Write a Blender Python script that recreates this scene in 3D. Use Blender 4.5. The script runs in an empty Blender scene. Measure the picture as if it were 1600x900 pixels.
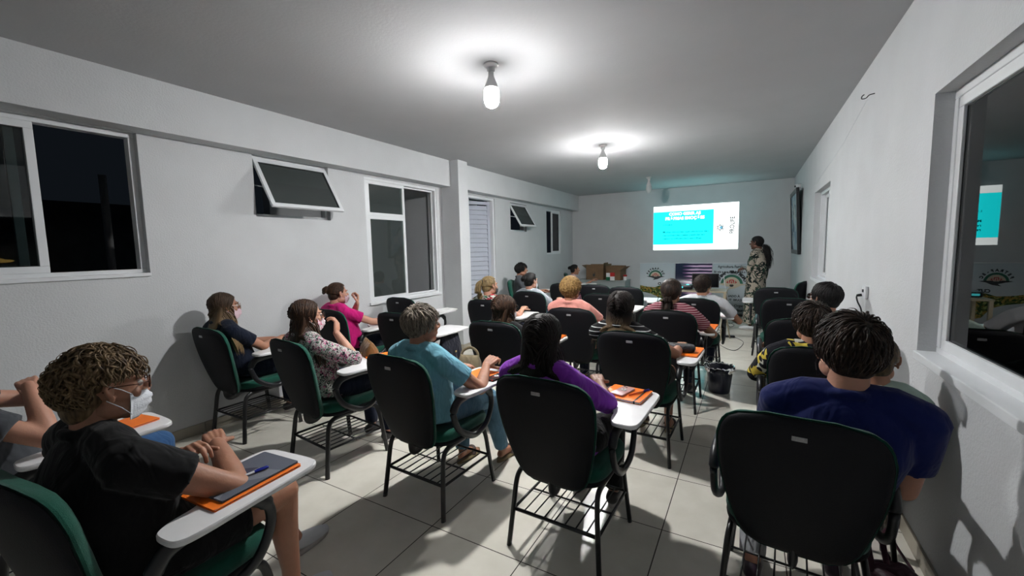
import bpy, math, random
import numpy as np
from mathutils import Matrix, Vector
C = bpy.context.scene.collection
PI = math.pi
rnd = random.Random(7)
NR = np.random.RandomState(11)
V = lambda *a: np.array(a, float)

# ------------------------------------------------------------------ camera, world, exposure
cam = bpy.data.cameras.new('camera'); camo = bpy.data.objects.new('camera', cam); C.objects.link(camo)
cam.sensor_width = 36; cam.lens = 649.49 * 36 / 1600; cam.clip_start = .05
YAW, PITCH, ROLL, CH = -0.5205, -0.0948, -0.0212, 1.497
_f = V(math.sin(YAW)*math.cos(PITCH), math.cos(YAW)*math.cos(PITCH), math.sin(PITCH))
_r = V(math.cos(YAW), -math.sin(YAW), 0); _u = np.cross(_r, _f)
_r2 = math.cos(ROLL)*_r + math.sin(ROLL)*_u; _u2 = -math.sin(ROLL)*_r + math.cos(ROLL)*_u
camo.matrix_world = Matrix([[_r2[0], _u2[0], -_f[0], 0], [_r2[1], _u2[1], -_f[1], 0], [_r2[2], _u2[2], -_f[2], CH], [0, 0, 0, 1]])
bpy.context.scene.camera = camo
w = bpy.data.worlds.new('night'); bpy.context.scene.world = w; w.use_nodes = True
w.node_tree.nodes['Background'].inputs[0].default_value = (.012, .016, .022, 1); w.node_tree.nodes['Background'].inputs[1].default_value = .35
vs = bpy.context.scene.view_settings
vs.view_transform = 'Standard'; vs.look = 'None'; vs.exposure = 0.0; vs.gamma = 1; vs.use_curve_mapping = False
bpy.context.scene.cycles.use_denoising = True
bpy.context.scene.cycles.max_bounces = 8
BULB_STRENGTH = 3900.0
SLIDE_STRENGTH = 2.3

XW, XB, XR, YB, ZC, YN = -3.989, -3.813, .7285, 10.151, 2.782, -2.2
TS = .55; GX, GY = -2.0133, 1.6218

# ------------------------------------------------------------------ materials
MATS = {}
def nodes(m):
    m.use_nodes = True
    return m.node_tree.nodes, m.node_tree.links
def mat(name, col, rough=.6, metal=0, bump=0, bscale=60, emis=None, estr=0, spec=.5, var=0, vscale=6, sheen=0, coat=0):
    if name in MATS: return MATS[name]
    m = bpy.data.materials.new(name); n, l = nodes(m); b = n['Principled BSDF']
    b.inputs['Base Color'].default_value = (*col, 1); b.inputs['Roughness'].default_value = rough
    b.inputs['Metallic'].default_value = metal; b.inputs['Specular IOR Level'].default_value = spec
    if sheen: b.inputs['Sheen Weight'].default_value = sheen
    if coat: b.inputs['Coat Weight'].default_value = coat
    tc = n.new('ShaderNodeTexCoord')
    if var:
        t = n.new('ShaderNodeTexNoise'); t.inputs['Scale'].default_value = vscale; t.inputs['Detail'].default_value = 4
        l.new(tc.outputs['Object'], t.inputs['Vector'])
        r = n.new('ShaderNodeValToRGB'); r.color_ramp.elements[0].position = .3; r.color_ramp.elements[1].position = .7
        r.color_ramp.elements[0].color = (*[c*(1-var) for c in col], 1); r.color_ramp.elements[1].color = (*[min(1, c*(1+var)) for c in col], 1)
        l.new(t.outputs[0], r.inputs[0]); l.new(r.outputs[0], b.inputs['Base Color'])
    if bump:
        t = n.new('ShaderNodeTexNoise'); t.inputs['Scale'].default_value = bscale; t.inputs['Detail'].default_value = 3
        l.new(tc.outputs['Object'], t.inputs['Vector'])
        k = n.new('ShaderNodeBump'); k.inputs['Strength'].default_value = bump; k.inputs['Distance'].default_value = .01
        l.new(t.outputs[0], k.inputs['Height']); l.new(k.outputs[0], b.inputs['Normal'])
    if emis:
        b.inputs['Emission Color'].default_value = (*emis, 1); b.inputs['Emission Strength'].default_value = estr
    MATS[name] = m
    return m
def cloth(name, col, wr=.35, rough=.9):
    """woven cloth with soft large folds"""
    if name in MATS: return MATS[name]
    m = mat(name, col, rough, var=.12, vscale=9, spec=.2, sheen=.1); n, l = nodes(m); b = n['Principled BSDF']
    folds(m, wr); return m
def folds(m, wr=.35):
    n, l = nodes(m); b = n['Principled BSDF']; tc = n.new('ShaderNodeTexCoord')
    mp = n.new('ShaderNodeMapping'); mp.inputs['Rotation'].default_value = (.3, .5, .4); mp.inputs['Scale'].default_value = (1, 1, .45)
    l.new(tc.outputs['Object'], mp.inputs[0])
    t = n.new('ShaderNodeTexNoise'); t.inputs['Scale'].default_value = 13; t.inputs['Detail'].default_value = 2; t.inputs['Distortion'].default_value = 1.2
    l.new(mp.outputs[0], t.inputs['Vector'])
    k = n.new('ShaderNodeBump'); k.inputs['Strength'].default_value = wr; k.inputs['Distance'].default_value = .05
    l.new(t.outputs[0], k.inputs['Height']); l.new(k.outputs[0], b.inputs['Normal'])
def stripes(name, a, b_, period, duty, wr=.25):
    m = mat(name, a, .9, spec=.2); n, l = nodes(m); b = n['Principled BSDF']
    tc = n.new('ShaderNodeTexCoord'); s = n.new('ShaderNodeSeparateXYZ'); l.new(tc.outputs['Object'], s.inputs[0])
    nz = n.new('ShaderNodeTexNoise'); nz.inputs['Scale'].default_value = 5; l.new(tc.outputs['Object'], nz.inputs['Vector'])
    ma = n.new('ShaderNodeMath'); ma.operation = 'MULTIPLY_ADD'; ma.inputs[1].default_value = .025; l.new(nz.outputs[0], ma.inputs[0]); l.new(s.outputs[2], ma.inputs[2])
    d = n.new('ShaderNodeMath'); d.operation = 'DIVIDE'; d.inputs[1].default_value = period; l.new(ma.outputs[0], d.inputs[0])
    fr = n.new('ShaderNodeMath'); fr.operation = 'FRACT'; l.new(d.outputs[0], fr.inputs[0])
    g = n.new('ShaderNodeMath'); g.operation = 'LESS_THAN'; g.inputs[1].default_value = duty; l.new(fr.outputs[0], g.inputs[0])
    mx = n.new('ShaderNodeMixRGB'); mx.inputs[1].default_value = (*a, 1); mx.inputs[2].default_value = (*b_, 1)
    l.new(g.outputs[0], mx.inputs[0]); l.new(mx.outputs[0], b.inputs['Base Color']); folds(m, wr); return m
def floral(name, cols, scale=28, dist=2.0, wr=.25):
    """cols: list of (position, colour); a printed leaf / flower pattern"""
    m = mat(name, cols[0][1], .85, spec=.2); n, l = nodes(m); b = n['Principled BSDF']
    tc = n.new('ShaderNodeTexCoord')
    nz = n.new('ShaderNodeTexNoise'); nz.inputs['Scale'].default_value = scale*.4; nz.inputs['Detail'].default_value = 1; nz.inputs['Distortion'].default_value = dist
    l.new(tc.outputs['Object'], nz.inputs['Vector'])
    vo = n.new('ShaderNodeTexVoronoi'); vo.inputs['Scale'].default_value = scale; 
    mm = n.new('ShaderNodeVectorMath'); mm.operation = 'MULTIPLY_ADD'; mm.inputs[1].default_value = (.06, .06, .06)
    l.new(nz.outputs['Color'], mm.inputs[0]); l.new(tc.outputs['Object'], mm.inputs[2]); l.new(mm.outputs[0], vo.inputs['Vector'])
    sp = n.new('ShaderNodeSeparateColor'); l.new(vo.outputs['Color'], sp.inputs[0])
    mi = n.new('ShaderNodeMath'); mi.operation = 'MULTIPLY_ADD'; mi.inputs[1].default_value = .55; l.new(sp.outputs[0], mi.inputs[0])
    m3 = n.new('ShaderNodeMath'); m3.operation = 'MULTIPLY'; m3.inputs[1].default_value = .6; l.new(nz.outputs[0], m3.inputs[0]); l.new(m3.outputs[0], mi.inputs[2])
    r = n.new('ShaderNodeValToRGB'); r.color_ramp.interpolation = 'CONSTANT'
    e = r.color_ramp.elements
    while len(e) < len(cols): e.new(.5)
    for i, (p, c) in enumerate(cols): e[i].position = p; e[i].color = (*c, 1)
    l.new(mi.outputs[0], r.inputs[0]); l.new(r.outputs[0], b.inputs['Base Color']); folds(m, wr); return m
def hairmat(name, dark, light, k=.5):
    m = mat(name, dark, .58, spec=.28); n, l = nodes(m); b = n['Principled BSDF']
    tc = n.new('ShaderNodeTexCoord'); mp = n.new('ShaderNodeMapping'); mp.inputs['Scale'].default_value = (55, 55, 9); l.new(tc.outputs['Object'], mp.inputs[0])
    t = n.new('ShaderNodeTexNoise'); t.inputs['Scale'].default_value = 1.5; t.inputs['Detail'].default_value = 4; l.new(mp.outputs[0], t.inputs['Vector'])
    r = n.new('ShaderNodeValToRGB'); r.color_ramp.elements[0].position = .62-k*.4; r.color_ramp.elements[1].position = .8
    r.color_ramp.elements[0].color = (*dark, 1); r.color_ramp.elements[1].color = (*light, 1)
    l.new(t.outputs[0], r.inputs[0]); l.new(r.outputs[0], b.inputs['Base Color']); return m
def hair_ombre(name, dark, light, z0, z1):
    """dark roots that lighten towards the ends (dyed hair), z in the wearer's frame"""
    m = hairmat(name, dark, tuple(min(1, c*1.8) for c in dark)); n, l = nodes(m); b = n['Principled BSDF']
    old = b.inputs['Base Color'].links[0].from_socket
    tc = n.new('ShaderNodeTexCoord'); s = n.new('ShaderNodeSeparateXYZ'); l.new(tc.outputs['Object'], s.inputs[0])
    mr = n.new('ShaderNodeMapRange'); mr.inputs[1].default_value = z0; mr.inputs[2].default_value = z1; mr.inputs[3].default_value = 1; mr.inputs[4].default_value = 0
    l.new(s.outputs[2], mr.inputs[0]); mx = n.new('ShaderNodeMixRGB'); mx.inputs[2].default_value = (*light, 1)
    l.new(mr.outputs[0], mx.inputs[0]); l.new(old, mx.inputs[1]); l.new(mx.outputs[0], b.inputs['Base Color']); return m
def skinmat(name, col):
    m = mat(name, col, .5, bump=.08, bscale=120, var=.08, vscale=18, spec=.4); b = m.node_tree.nodes['Principled BSDF']
    b.inputs['Subsurface Weight'].default_value = .12; b.inputs['Subsurface Radius'].default_value = (.01, .004, .002); b.inputs['Subsurface Scale'].default_value = .6
    return m
def glassmat(name, tint, gl=1.0, haze=0):
    m = bpy.data.materials.new(name); n, l = nodes(m); n.clear()
    o = n.new('ShaderNodeOutputMaterial'); mx = n.new('ShaderNodeMixShader'); t = n.new('ShaderNodeBsdfTransparent'); g = n.new('ShaderNodeBsdfGlossy')
    t.inputs[0].default_value = (*tint, 1); g.inputs['Roughness'].default_value = .01; g.inputs[0].default_value = (gl, gl, gl, 1)
    fr = n.new('ShaderNodeFresnel'); fr.inputs[0].default_value = 1.55
    l.new(fr.outputs[0], mx.inputs[0]); l.new(g.outputs[0], mx.inputs[2]); l.new(mx.outputs[0], o.inputs[0])
    if haze:   # dusty / frosted pane: part of the light scatters
        df = n.new('ShaderNodeBsdfDiffuse'); df.inputs[0].default_value = (.20, .235, .23, 1); m3 = n.new('ShaderNodeMixShader'); m3.inputs[0].default_value = haze
        l.new(t.outputs[0], m3.inputs[1]); l.new(df.outputs[0], m3.inputs[2]); l.new(m3.outputs[0], mx.inputs[1])
    else: l.new(t.outputs[0], mx.inputs[1])
    MATS[name] = m; return m
def glow(name, col, s):
    m = bpy.data.materials.new(name); n, l = nodes(m); n.clear()
    o = n.new('ShaderNodeOutputMaterial'); e = n.new('ShaderNodeEmission'); e.inputs[0].default_value = (*col, 1); e.inputs[1].default_value = s
    l.new(e.outputs[0], o.inputs[0]); MATS[name] = m; return m

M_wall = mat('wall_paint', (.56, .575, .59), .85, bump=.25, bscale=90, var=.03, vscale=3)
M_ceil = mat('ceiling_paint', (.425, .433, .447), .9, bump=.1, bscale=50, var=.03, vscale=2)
M_alu = mat('white_aluminium', (.68, .70, .72), .4, var=.03)
M_glass = glassmat('dark_glass', (.45, .5, .5))
M_gfrost = glassmat('grey_glass', (.45, .52, .50), haze=.22)
M_black = mat('black_plastic', (.0045, .005, .0075), .62, bump=.12, bscale=220, spec=.22)
M_black2 = mat('black_polymer', (.008, .009, .012), .38, bump=.05, bscale=100)
M_steel = mat('black_steel', (.006, .006, .007), .35, spec=.5, var=.1)
M_green = mat('green_fabric', (.006, .072, .048), .9, bump=.35, bscale=400, var=.12, vscale=30, spec=.2, sheen=.15)
M_tab = mat('white_laminate', (.72, .72, .73), .25, var=.03, vscale=8)
M_label = mat('grey_label', (.35, .35, .36), .4, var=.25, vscale=80)
M_orange = mat('orange_cover', (.90, .19, .012), .5, bump=.05, bscale=50, var=.05)
M_paper = mat('white_paper', (.75, .75, .75), .8, var=.03)
M_card = mat('cardboard', (.16, .095, .05), .85, bump=.1, bscale=30, var=.15, vscale=8)
M_dark = mat('dark_grey_paint', (.03, .03, .035), .6, var=.1)
M_dshell = mat('night_shell', (.05, .05, .055), .9, var=.2)
M_ledge = mat('baseboard_tile', (.34, .31, .25), .35, var=.08, vscale=5)

# floor tiles
M_floor = mat('floor_tile', (.55, .53, .46), .16, spec=.45); n, l = nodes(M_floor); b = n['Principled BSDF']
tc = n.new('ShaderNodeTexCoord'); sp = n.new('ShaderNodeSeparateXYZ'); l.new(tc.outputs['Object'], sp.inputs[0])
def axis(sock, off):
    a = n.new('ShaderNodeMath'); a.operation = 'MULTIPLY_ADD'; a.inputs[1].default_value = 1/TS; a.inputs[2].default_value = -off/TS+100; l.new(sock, a.inputs[0])
    f = n.new('ShaderNodeMath'); f.operation = 'FRACT'; l.new(a.outputs[0], f.inputs[0])
    s = n.new('ShaderNodeMath'); s.operation = 'SUBTRACT'; s.inputs[1].default_value = .5; l.new(f.outputs[0], s.inputs[0])
    c = n.new('ShaderNodeMath'); c.operation = 'ABSOLUTE'; l.new(s.outputs[0], c.inputs[0])
    fl = n.new('ShaderNodeMath'); fl.operation = 'FLOOR'; l.new(a.outputs[0], fl.inputs[0])
    return c.outputs[0], fl.outputs[0]
ax, fx = axis(sp.outputs[0], GX); ay, fy = axis(sp.outputs[1], GY)
mx = n.new('ShaderNodeMath'); mx.operation = 'MAXIMUM'; l.new(ax, mx.inputs[0]); l.new(ay, mx.inputs[1])
gr = n.new('ShaderNodeMath'); gr.operation = 'GREATER_THAN'; gr.inputs[1].default_value = .5-.0048; l.new(mx.outputs[0], gr.inputs[0])
cb = n.new('ShaderNodeCombineXYZ'); l.new(fx, cb.inputs[0]); l.new(fy, cb.inputs[1])
wn = n.new('ShaderNodeTexWhiteNoise'); l.new(cb.outputs[0], wn.inputs[0])
nz = n.new('ShaderNodeTexNoise'); nz.inputs['Scale'].default_value = 7; nz.inputs['Detail'].default_value = 6; l.new(tc.outputs['Object'], nz.inputs['Vector'])
s1 = n.new('ShaderNodeMath'); s1.operation = 'MULTIPLY_ADD'; s1.inputs[1].default_value = .35; l.new(wn.outputs[0], s1.inputs[0]); l.new(nz.outputs[0], s1.inputs[2])
rp = n.new('ShaderNodeValToRGB'); rp.color_ramp.elements[0].position = .3; rp.color_ramp.elements[1].position = 1
rp.color_ramp.elements[0].color = (.60, .575, .50, 1); rp.color_ramp.elements[1].color = (.72, .695, .62, 1); l.new(s1.outputs[0], rp.inputs[0])
m1 = n.new('ShaderNodeMixRGB'); m1.inputs[2].default_value = (.045, .035, .028, 1); l.new(gr.outputs[0], m1.inputs[0]); l.new(rp.outputs[0], m1.inputs[1])
l.new(m1.outputs[0], b.inputs['Base Color'])
m2 = n.new('ShaderNodeMath'); m2.operation = 'MULTIPLY_ADD'; m2.inputs[1].default_value = .5; m2.inputs[2].default_value = .27; l.new(gr.outputs[0], m2.inputs[0]); l.new(m2.outputs[0], b.inputs['Roughness'])
bp = n.new('ShaderNodeBump'); bp.invert = True; bp.inputs['Distance'].default_value = .002; bp.inputs['Strength'].default_value = .5; l.new(gr.outputs[0], bp.inputs['Height']); l.new(bp.outputs[0], b.inputs['Normal'])

# ------------------------------------------------------------------ mesh helpers
class MB:
    """collects verts and faces; build() links them as ONE mesh object"""
    def __init__(s): s.v = []; s.f = []; s.n = 0; s.mi = []
    def add(s, v, f, mi=0):
        v = np.asarray(v, float).reshape(-1, 3); s.v.append(v)
        s.f += [tuple(int(i)+s.n for i in q) for q in f]; s.mi += [mi]*len(f); s.n += len(v); return s
    def box(s, x0, x1, y0, y1, z0, z1, R=None, o=None, mi=0):
        v = np.array([[x, y, z] for z in (z0, z1) for y in (y0, y1) for x in (x0, x1)], float)
        if R is not None: v = v @ np.asarray(R).T
        if o is not None: v = v + o
        return s.add(v, [(0, 2, 3, 1), (4, 5, 7, 6), (0, 1, 5, 4), (2, 6, 7, 3), (0, 4, 6, 2), (1, 3, 7, 5)], mi)
    def tube(s, path, rad, seg=8, flat=None, cap=True, up=None, round_=False, mi=0):
        P = np.array(path, float); n = len(P)
        r = np.full(n, rad, float) if np.isscalar(rad) else np.array(rad, float)
        if round_:
            d0 = P[0]-P[1]; d0 = d0/(np.linalg.norm(d0)+1e-9); d1 = P[-1]-P[-2]; d1 = d1/(np.linalg.norm(d1)+1e-9)
            a = [P[0]+d0*r[0]*k for k in (.98, .8, .45)]; b_ = [P[-1]+d1*r[-1]*k for k in (.45, .8, .98)]
            P = np.array(a+list(P)+b_); r = np.array([r[0]*k for k in (.2, .6, .89)]+list(r)+[r[-1]*k for k in (.89, .6, .2)]); n = len(P)
        T = np.gradient(P, axis=0); T /= (np.linalg.norm(T, axis=1)[:, None]+1e-9)
        u = V(0, 0, 1) if up is None else np.array(up, float)
        if abs(T[0] @ u) > .95: u = V(0, 1, 0) if abs(T[0][1]) < .9 else V(1, 0, 0)
        vs = []
        fl = (1, 1) if flat is None else flat
        for i in range(n):
            u = u - T[i]*(T[i] @ u); u /= (np.linalg.norm(u)+1e-9); w_ = np.cross(T[i], u)
            for k in range(seg):
                a = 2*PI*k/seg; vs.append(P[i]+r[i]*(math.cos(a)*w_*fl[0]+math.sin(a)*u*fl[1]))
        f = [(i*seg+k, i*seg+(k+1) % seg, (i+1)*seg+(k+1) % seg, (i+1)*seg+k) for i in range(n-1) for k in range(seg)]
        if cap: f += [tuple(range(seg))[::-1], tuple(range((n-1)*seg, n*seg))]
        return s.add(vs, f, mi)
    def ell(s, c, r, R=None, seg=16, rings=10, mi=0):
        v = [[0, 0, 1]]
        for i in range(1, rings):
            a = PI*i/rings
            for k in range(seg):
                b_ = 2*PI*k/seg; v.append([math.sin(a)*math.cos(b_), math.sin(a)*math.sin(b_), math.cos(a)])
        v.append([0, 0, -1]); v = np.array(v)*np.array(r)
        if R is not None: v = v @ np.asarray(R).T
        v = v+np.array(c)
        f = [(0, 1+k, 1+(k+1) % seg) for k in range(seg)]
        for i in range(rings-2):
            for k in range(seg):
                a = 1+i*seg; f.append((a+k, a+seg+k, a+seg+(k+1) % seg, a+(k+1) % seg))
        L = len(v)-1; a = 1+(rings-2)*seg
        f += [(L, a+(k+1) % seg, a+k) for k in range(seg)]
        return s.add(v, f, mi)
    def lathe(s, prof, c=(0, 0, 0), seg=32, R=None, mi=0):
        v = []
        for (r, z) in prof:
            for k in range(seg): a = 2*PI*k/seg; v.append([r*math.cos(a), r*math.sin(a), z])
        v = np.array(v)
        if R is not None: v = v @ np.asarray(R).T
        v = v+np.array(c)
        f = [(i*seg+k, i*seg+(k+1) % seg, (i+1)*seg+(k+1) % seg, (i+1)*seg+k) for i in range(len(prof)-1) for k in range(seg)]
        return s.add(v, f, mi)
    def prism(s, pts, z0, z1, mi=0, bev=0):
        n = len(pts); P = np.array(pts, float); c = P.mean(0)
        lv = [(z0, 1, 0), (z1, 1, 0)] if not bev else [(z0, 1, bev), (z0+bev, 1, 0), (z1-bev, 1, 0), (z1, 1, bev)]
        v = []
        for z, k, ins in lv:
            for p in P:
                d = p-c; L = np.linalg.norm(d)+1e-9; q = c+d*(1-ins/L); v.append([q[0], q[1], z])
        m = len(lv)
        f = [(i*n+k, i*n+(k+1) % n, (i+1)*n+(k+1) % n, (i+1)*n+k) for i in range(m-1) for k in range(n)]
        f += [tuple(range(n))[::-1], tuple(range((m-1)*n, m*n))]
        return s.add(v, f, mi)
    def mesh(s, name):
        me = bpy.data.meshes.new(name); vv = np.concatenate(s.v) if s.v else np.zeros((0, 3))
        me.from_pydata(vv.tolist(), [], s.f); return me
    def build(s, name, material, parent=None, smooth=True, bevel=0, loc=None, rot=None, ang=None):
        me = s.mesh(name); o = bpy.data.objects.new(name, me); C.objects.link(o)
        for m in (material if isinstance(material, (list, tuple)) else [material]): me.materials.append(m)
        if any(s.mi): me.polygons.foreach_set('material_index', s.mi)
        if smooth: me.shade_smooth()
        if ang is not None:
            try: me.set_sharp_from_angle(angle=math.radians(ang))
            except Exception: pass
        if parent: o.parent = parent
        if loc is not None: o.location = loc
        if rot is not None: o.rotation_euler = rot
        if bevel:
            b_ = o.modifiers.new('b', 'BEVEL'); b_.width = bevel; b_.segments = 2; b_.limit_method = 'ANGLE'
        return o
def empty(name, loc=(0, 0, 0), rz=0, rot=None):
    o = bpy.data.objects.new(name, None); C.objects.link(o); o.location = loc; o.rotation_euler = rot or (0, 0, rz); o.empty_display_size = .1; return o
def tag(o, label, cat, group=None):
    o['label'] = label; o['category'] = cat
    if group: o['group'] = group
    return o
def struct(o): o['kind'] = 'structure'; return o
def copy_tree(o, parent=None):
    c = o.copy(); C.objects.link(c); c.parent = parent
    for ch in o.children: copy_tree(ch, c)
    return c
def remesh(mb, vox, smooth=4, fac=.5):
    me = mb.mesh('tmp'); o = bpy.data.objects.new('tmp', me); C.objects.link(o)
    r = o.modifiers.new('r', 'REMESH'); r.mode = 'VOXEL'; r.voxel_size = vox
    if smooth:
        sm = o.modifiers.new('s', 'SMOOTH'); sm.factor = fac; sm.iterations = smooth
    dg = bpy.context.evaluated_depsgraph_get(); ev = o.evaluated_get(dg); m2 = ev.to_mesh()
    n = len(m2.vertices); co = np.empty(n*3); m2.vertices.foreach_get('co', co)
    f = [tuple(p.vertices) for p in m2.polygons]; ev.to_mesh_clear()
    bpy.data.objects.remove(o); bpy.data.meshes.remove(me)
    return co.reshape(-1, 3), f
def text_geo(s, size, bold=.0, align='CENTER'):
    cu = bpy.data.curves.new('t', 'FONT'); cu.body = s; cu.size = size; cu.offset = bold; cu.align_x = align; cu.resolution_u = 3; cu.extrude = .0008
    o = bpy.data.objects.new('t', cu); C.objects.link(o); dg = bpy.context.evaluated_depsgraph_get()
    ev = o.evaluated_get(dg); m = ev.to_mesh(); co = np.empty(len(m.vertices)*3); m.vertices.foreach_get('co', co); f = [tuple(p.vertices) for p in m.polygons]
    ev.to_mesh_clear(); bpy.data.objects.remove(o); bpy.data.curves.remove(cu); return co.reshape(-1, 3), f
def wall_text(mb, s, x, z, size, y, bold=0, rot=0, sx=1, align='CENTER'):
    """text on a plane facing -y"""
    v, f = text_geo(s, size, bold, align)
    if not len(v): return
    c_, s_ = math.cos(rot), math.sin(rot)
    X = v[:, 0]*sx*c_-v[:, 1]*s_; Z = v[:, 0]*sx*s_+v[:, 1]*c_
    mb.add(np.stack([x+X, y-v[:, 2], z+Z], 1), f)
def arc_text(mb, s, x, z, r, size, y, a0, a1, bold=0):
    n = len(s)
    for i, ch in enumerate(s):
        if ch == ' ': continue
        a = a0+(a1-a0)*i/(n-1); wall_text(mb, ch, x+r*math.cos(a), z+r*math.sin(a), size, y, bold, a-PI/2)
def Rz(a): c, s = math.cos(a), math.sin(a); return np.array([[c, -s, 0], [s, c, 0], [0, 0, 1.]])
def Rx(a): c, s = math.cos(a), math.sin(a); return np.array([[1, 0, 0], [0, c, -s], [0, s, c]])
def Ry(a): c, s = math.cos(a), math.sin(a); return np.array([[c, 0, s], [0, 1, 0], [-s, 0, c]])
def rrect(x0, x1, y0, y1, r, k=5):
    p = []
    for cx, cy, a in ((x1-r, y1-r, 0), (x0+r, y1-r, 90), (x0+r, y0+r, 180), (x1-r, y0+r, 270)):
        for i in range(k+1): t = math.radians(a+90*i/k); p.append((cx+r*math.cos(t), cy+r*math.sin(t)))
    return p
def smooth_path(pts, k=6):
    P = [np.array(p, float) for p in pts]; out = []
    for i in range(len(P)-1):
        a, b_, c_, d = P[max(i-1, 0)], P[i], P[i+1], P[min(i+2, len(P)-1)]
        for j in range(k):
            t = j/k; out.append(.5*((2*b_)+(c_-a)*t+(2*a-5*b_+4*c_-d)*t*t+(-a+3*b_-3*c_+d)*t**3))
    out.append(P[-1]); return out

# ------------------------------------------------------------------ room shell
mb = MB(); mb.box(XW-.3, XR+.3, YN-.1, YB+.15, -.12, 0); struct(mb.build('floor', M_floor, smooth=False))
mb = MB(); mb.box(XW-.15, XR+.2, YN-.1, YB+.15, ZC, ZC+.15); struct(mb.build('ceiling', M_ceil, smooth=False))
def wall_with(name, xa, xb, y0, y1, ops, m=M_wall):
    mb = MB(); ys = y0
    for (a, b_, z0, z1) in ops:
        mb.box(xa, xb, ys, a, 0, ZC)
        if z0 > 0: mb.box(xa, xb, a, b_, 0, z0)
        mb.box(xa, xb, a, b_, z1, ZC); ys = b_
    mb.box(xa, xb, ys, y1, 0, ZC); return struct(mb.build(name, m, smooth=False))
LO = [(.10, 1.39, 1.365, 2.41), (2.22, 3.01, 1.843, 2.41), (3.495, 4.80, .865, 2.385), (5.60, 6.40, 0, 2.385), (6.955, 7.62, 1.83, 2.37), (8.575, 9.40, 1.345, 2.36)]
wall_with('wall_left', XW-.16, XW, YN, YB, LO)
RO = [(1.15, 2.735, .94, 2.172), (5.66, 6.90, 1.02, 2.15)]
wall_with('wall_right', XR, XR+.2, YN, YB, RO)
mb = MB(); mb.box(XW-.15, XR+.2, YB, YB+.15, 0, ZC); struct(mb.build('wall_back', M_wall, smooth=False))
mb = MB(); mb.box(XW-.15, XR+.2, YN-.1, YN, 0, ZC); struct(mb.build('wall_front', M_wall, smooth=False))
mb = MB(); mb.box(XW, XB, YN, YB, 2.412, ZC); struct(mb.build('trim_1', M_wall, smooth=False))
mb = MB(); mb.box(XW, -3.675, 4.925, 5.15, 0, ZC); struct(mb.build('trim_2', M_wall, smooth=False))
# baseboards of cut floor tile
mb = MB()
yy = YN
while yy < YB-.02:
    y2 = min(yy+TS, YB)
    if not (yy > 5.0 and yy < 6.3) : mb.box(XW, XW+.012, yy+.002, y2-.002, 0, .085)
    yy = y2
mb.box(XW, -3.663, 4.913, 5.162, 0, .085); struct(mb.build('baseboard_left', M_ledge, smooth=False, bevel=.002))
mb = MB(); yy = YN
while yy < YB-.02:
    y2 = min(yy+TS, YB); mb.box(XR-.012, XR, yy+.002, y2-.002, 0, .085); yy = y2
struct(mb.build('baseboard_right', M_ledge, smooth=False, bevel=.002))
mb = MB(); xx = XW+.014
while xx < XR-.03:
    x2 = min(xx+TS, XR-.014); mb.box(xx+.002, x2-.002, YB-.012, YB, 0, .085); xx = x2
struct(mb.build('baseboard_back', M_ledge, smooth=False, bevel=.002))
# the neighbouring light well seen through the left windows
mb = MB(); mb.box(-5.6, XW-.161, 4.95, 5.1, 0, 2.9); struct(mb.build('wall_outside', M_wall, smooth=False))
mb = MB(); mb.box(-5.7, XW-.161, 2.6, 8.2, 2.62, 2.75); struct(mb.build('ceiling_outside', M_ceil, smooth=False))
mb = MB(); mb.box(-5.75, -5.6, 3.3, 8.2, 0, 2.75); struct(mb.build('wall_courtyard', M_wall, smooth=False))
mb = MB(); mb.box(-5.75, XW-.161, -2, 8.2, -.12, -.01); struct(mb.build('floor_outside', M_dshell, smooth=False))

# ------------------------------------------------------------------ windows, door
def frame_rect(mb, x, y0, y1, z0, z1, w_, d):
    """aluminium frame in the plane x..x+d"""
    mb.box(x, x+d, y0, y1, z0, z0+w_); mb.box(x, x+d, y0, y1, z1-w_, z1)
    mb.box(x, x+d, y0, y0+w_, z0+w_, z1-w_); mb.box(x, x+d, y1-w_, y1, z0+w_, z1-w_)
def sash(root, x, y0, y1, z0, z1, w_=.045, d=.03, g=M_glass, name='sash', gl=True):
    mb = MB(); frame_rect(mb, x, y0, y1, z0, z1, w_, d); s_ = mb.build(name, M_alu, root, smooth=False, bevel=.003)
    if gl:
        q = MB(); q.box(x+d*.45, x+d*.55, y0+w_, y1-w_, z0+w_, z1-w_); q.build('pane', g, s_, smooth=False)
        q = MB(); frame_rect(q, x+d*.4, y0+w_-.004, y1-w_+.004, z0+w_-.004, z1-w_+.004, .009, d*.45); q.build('gasket', M_black2, s_, smooth=False)
    return s_
r = struct(empty('window_1'))
mb = MB(); frame_rect(mb, XW-.13, .10, 1.39, 1.365, 2.41, .035, .075); mb.box(XW-.13, XW+.012, .08, 1.392, 1.345, 1.372); mb.build('window_frame', M_alu, r, smooth=False, bevel=.003)
sash(r, XW-.085, .13, .88, 1.40, 2.375)
sash(r, XW-.12, .12, .80, 1.40, 2.375)
r = struct(empty('window_2'))
mb = MB(); frame_rect(mb, XW-.10, 2.22, 3.01, 1.843, 2.41, .03, .05); mb.build('window_frame', M_alu, r, smooth=False, bevel=.003)
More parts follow.
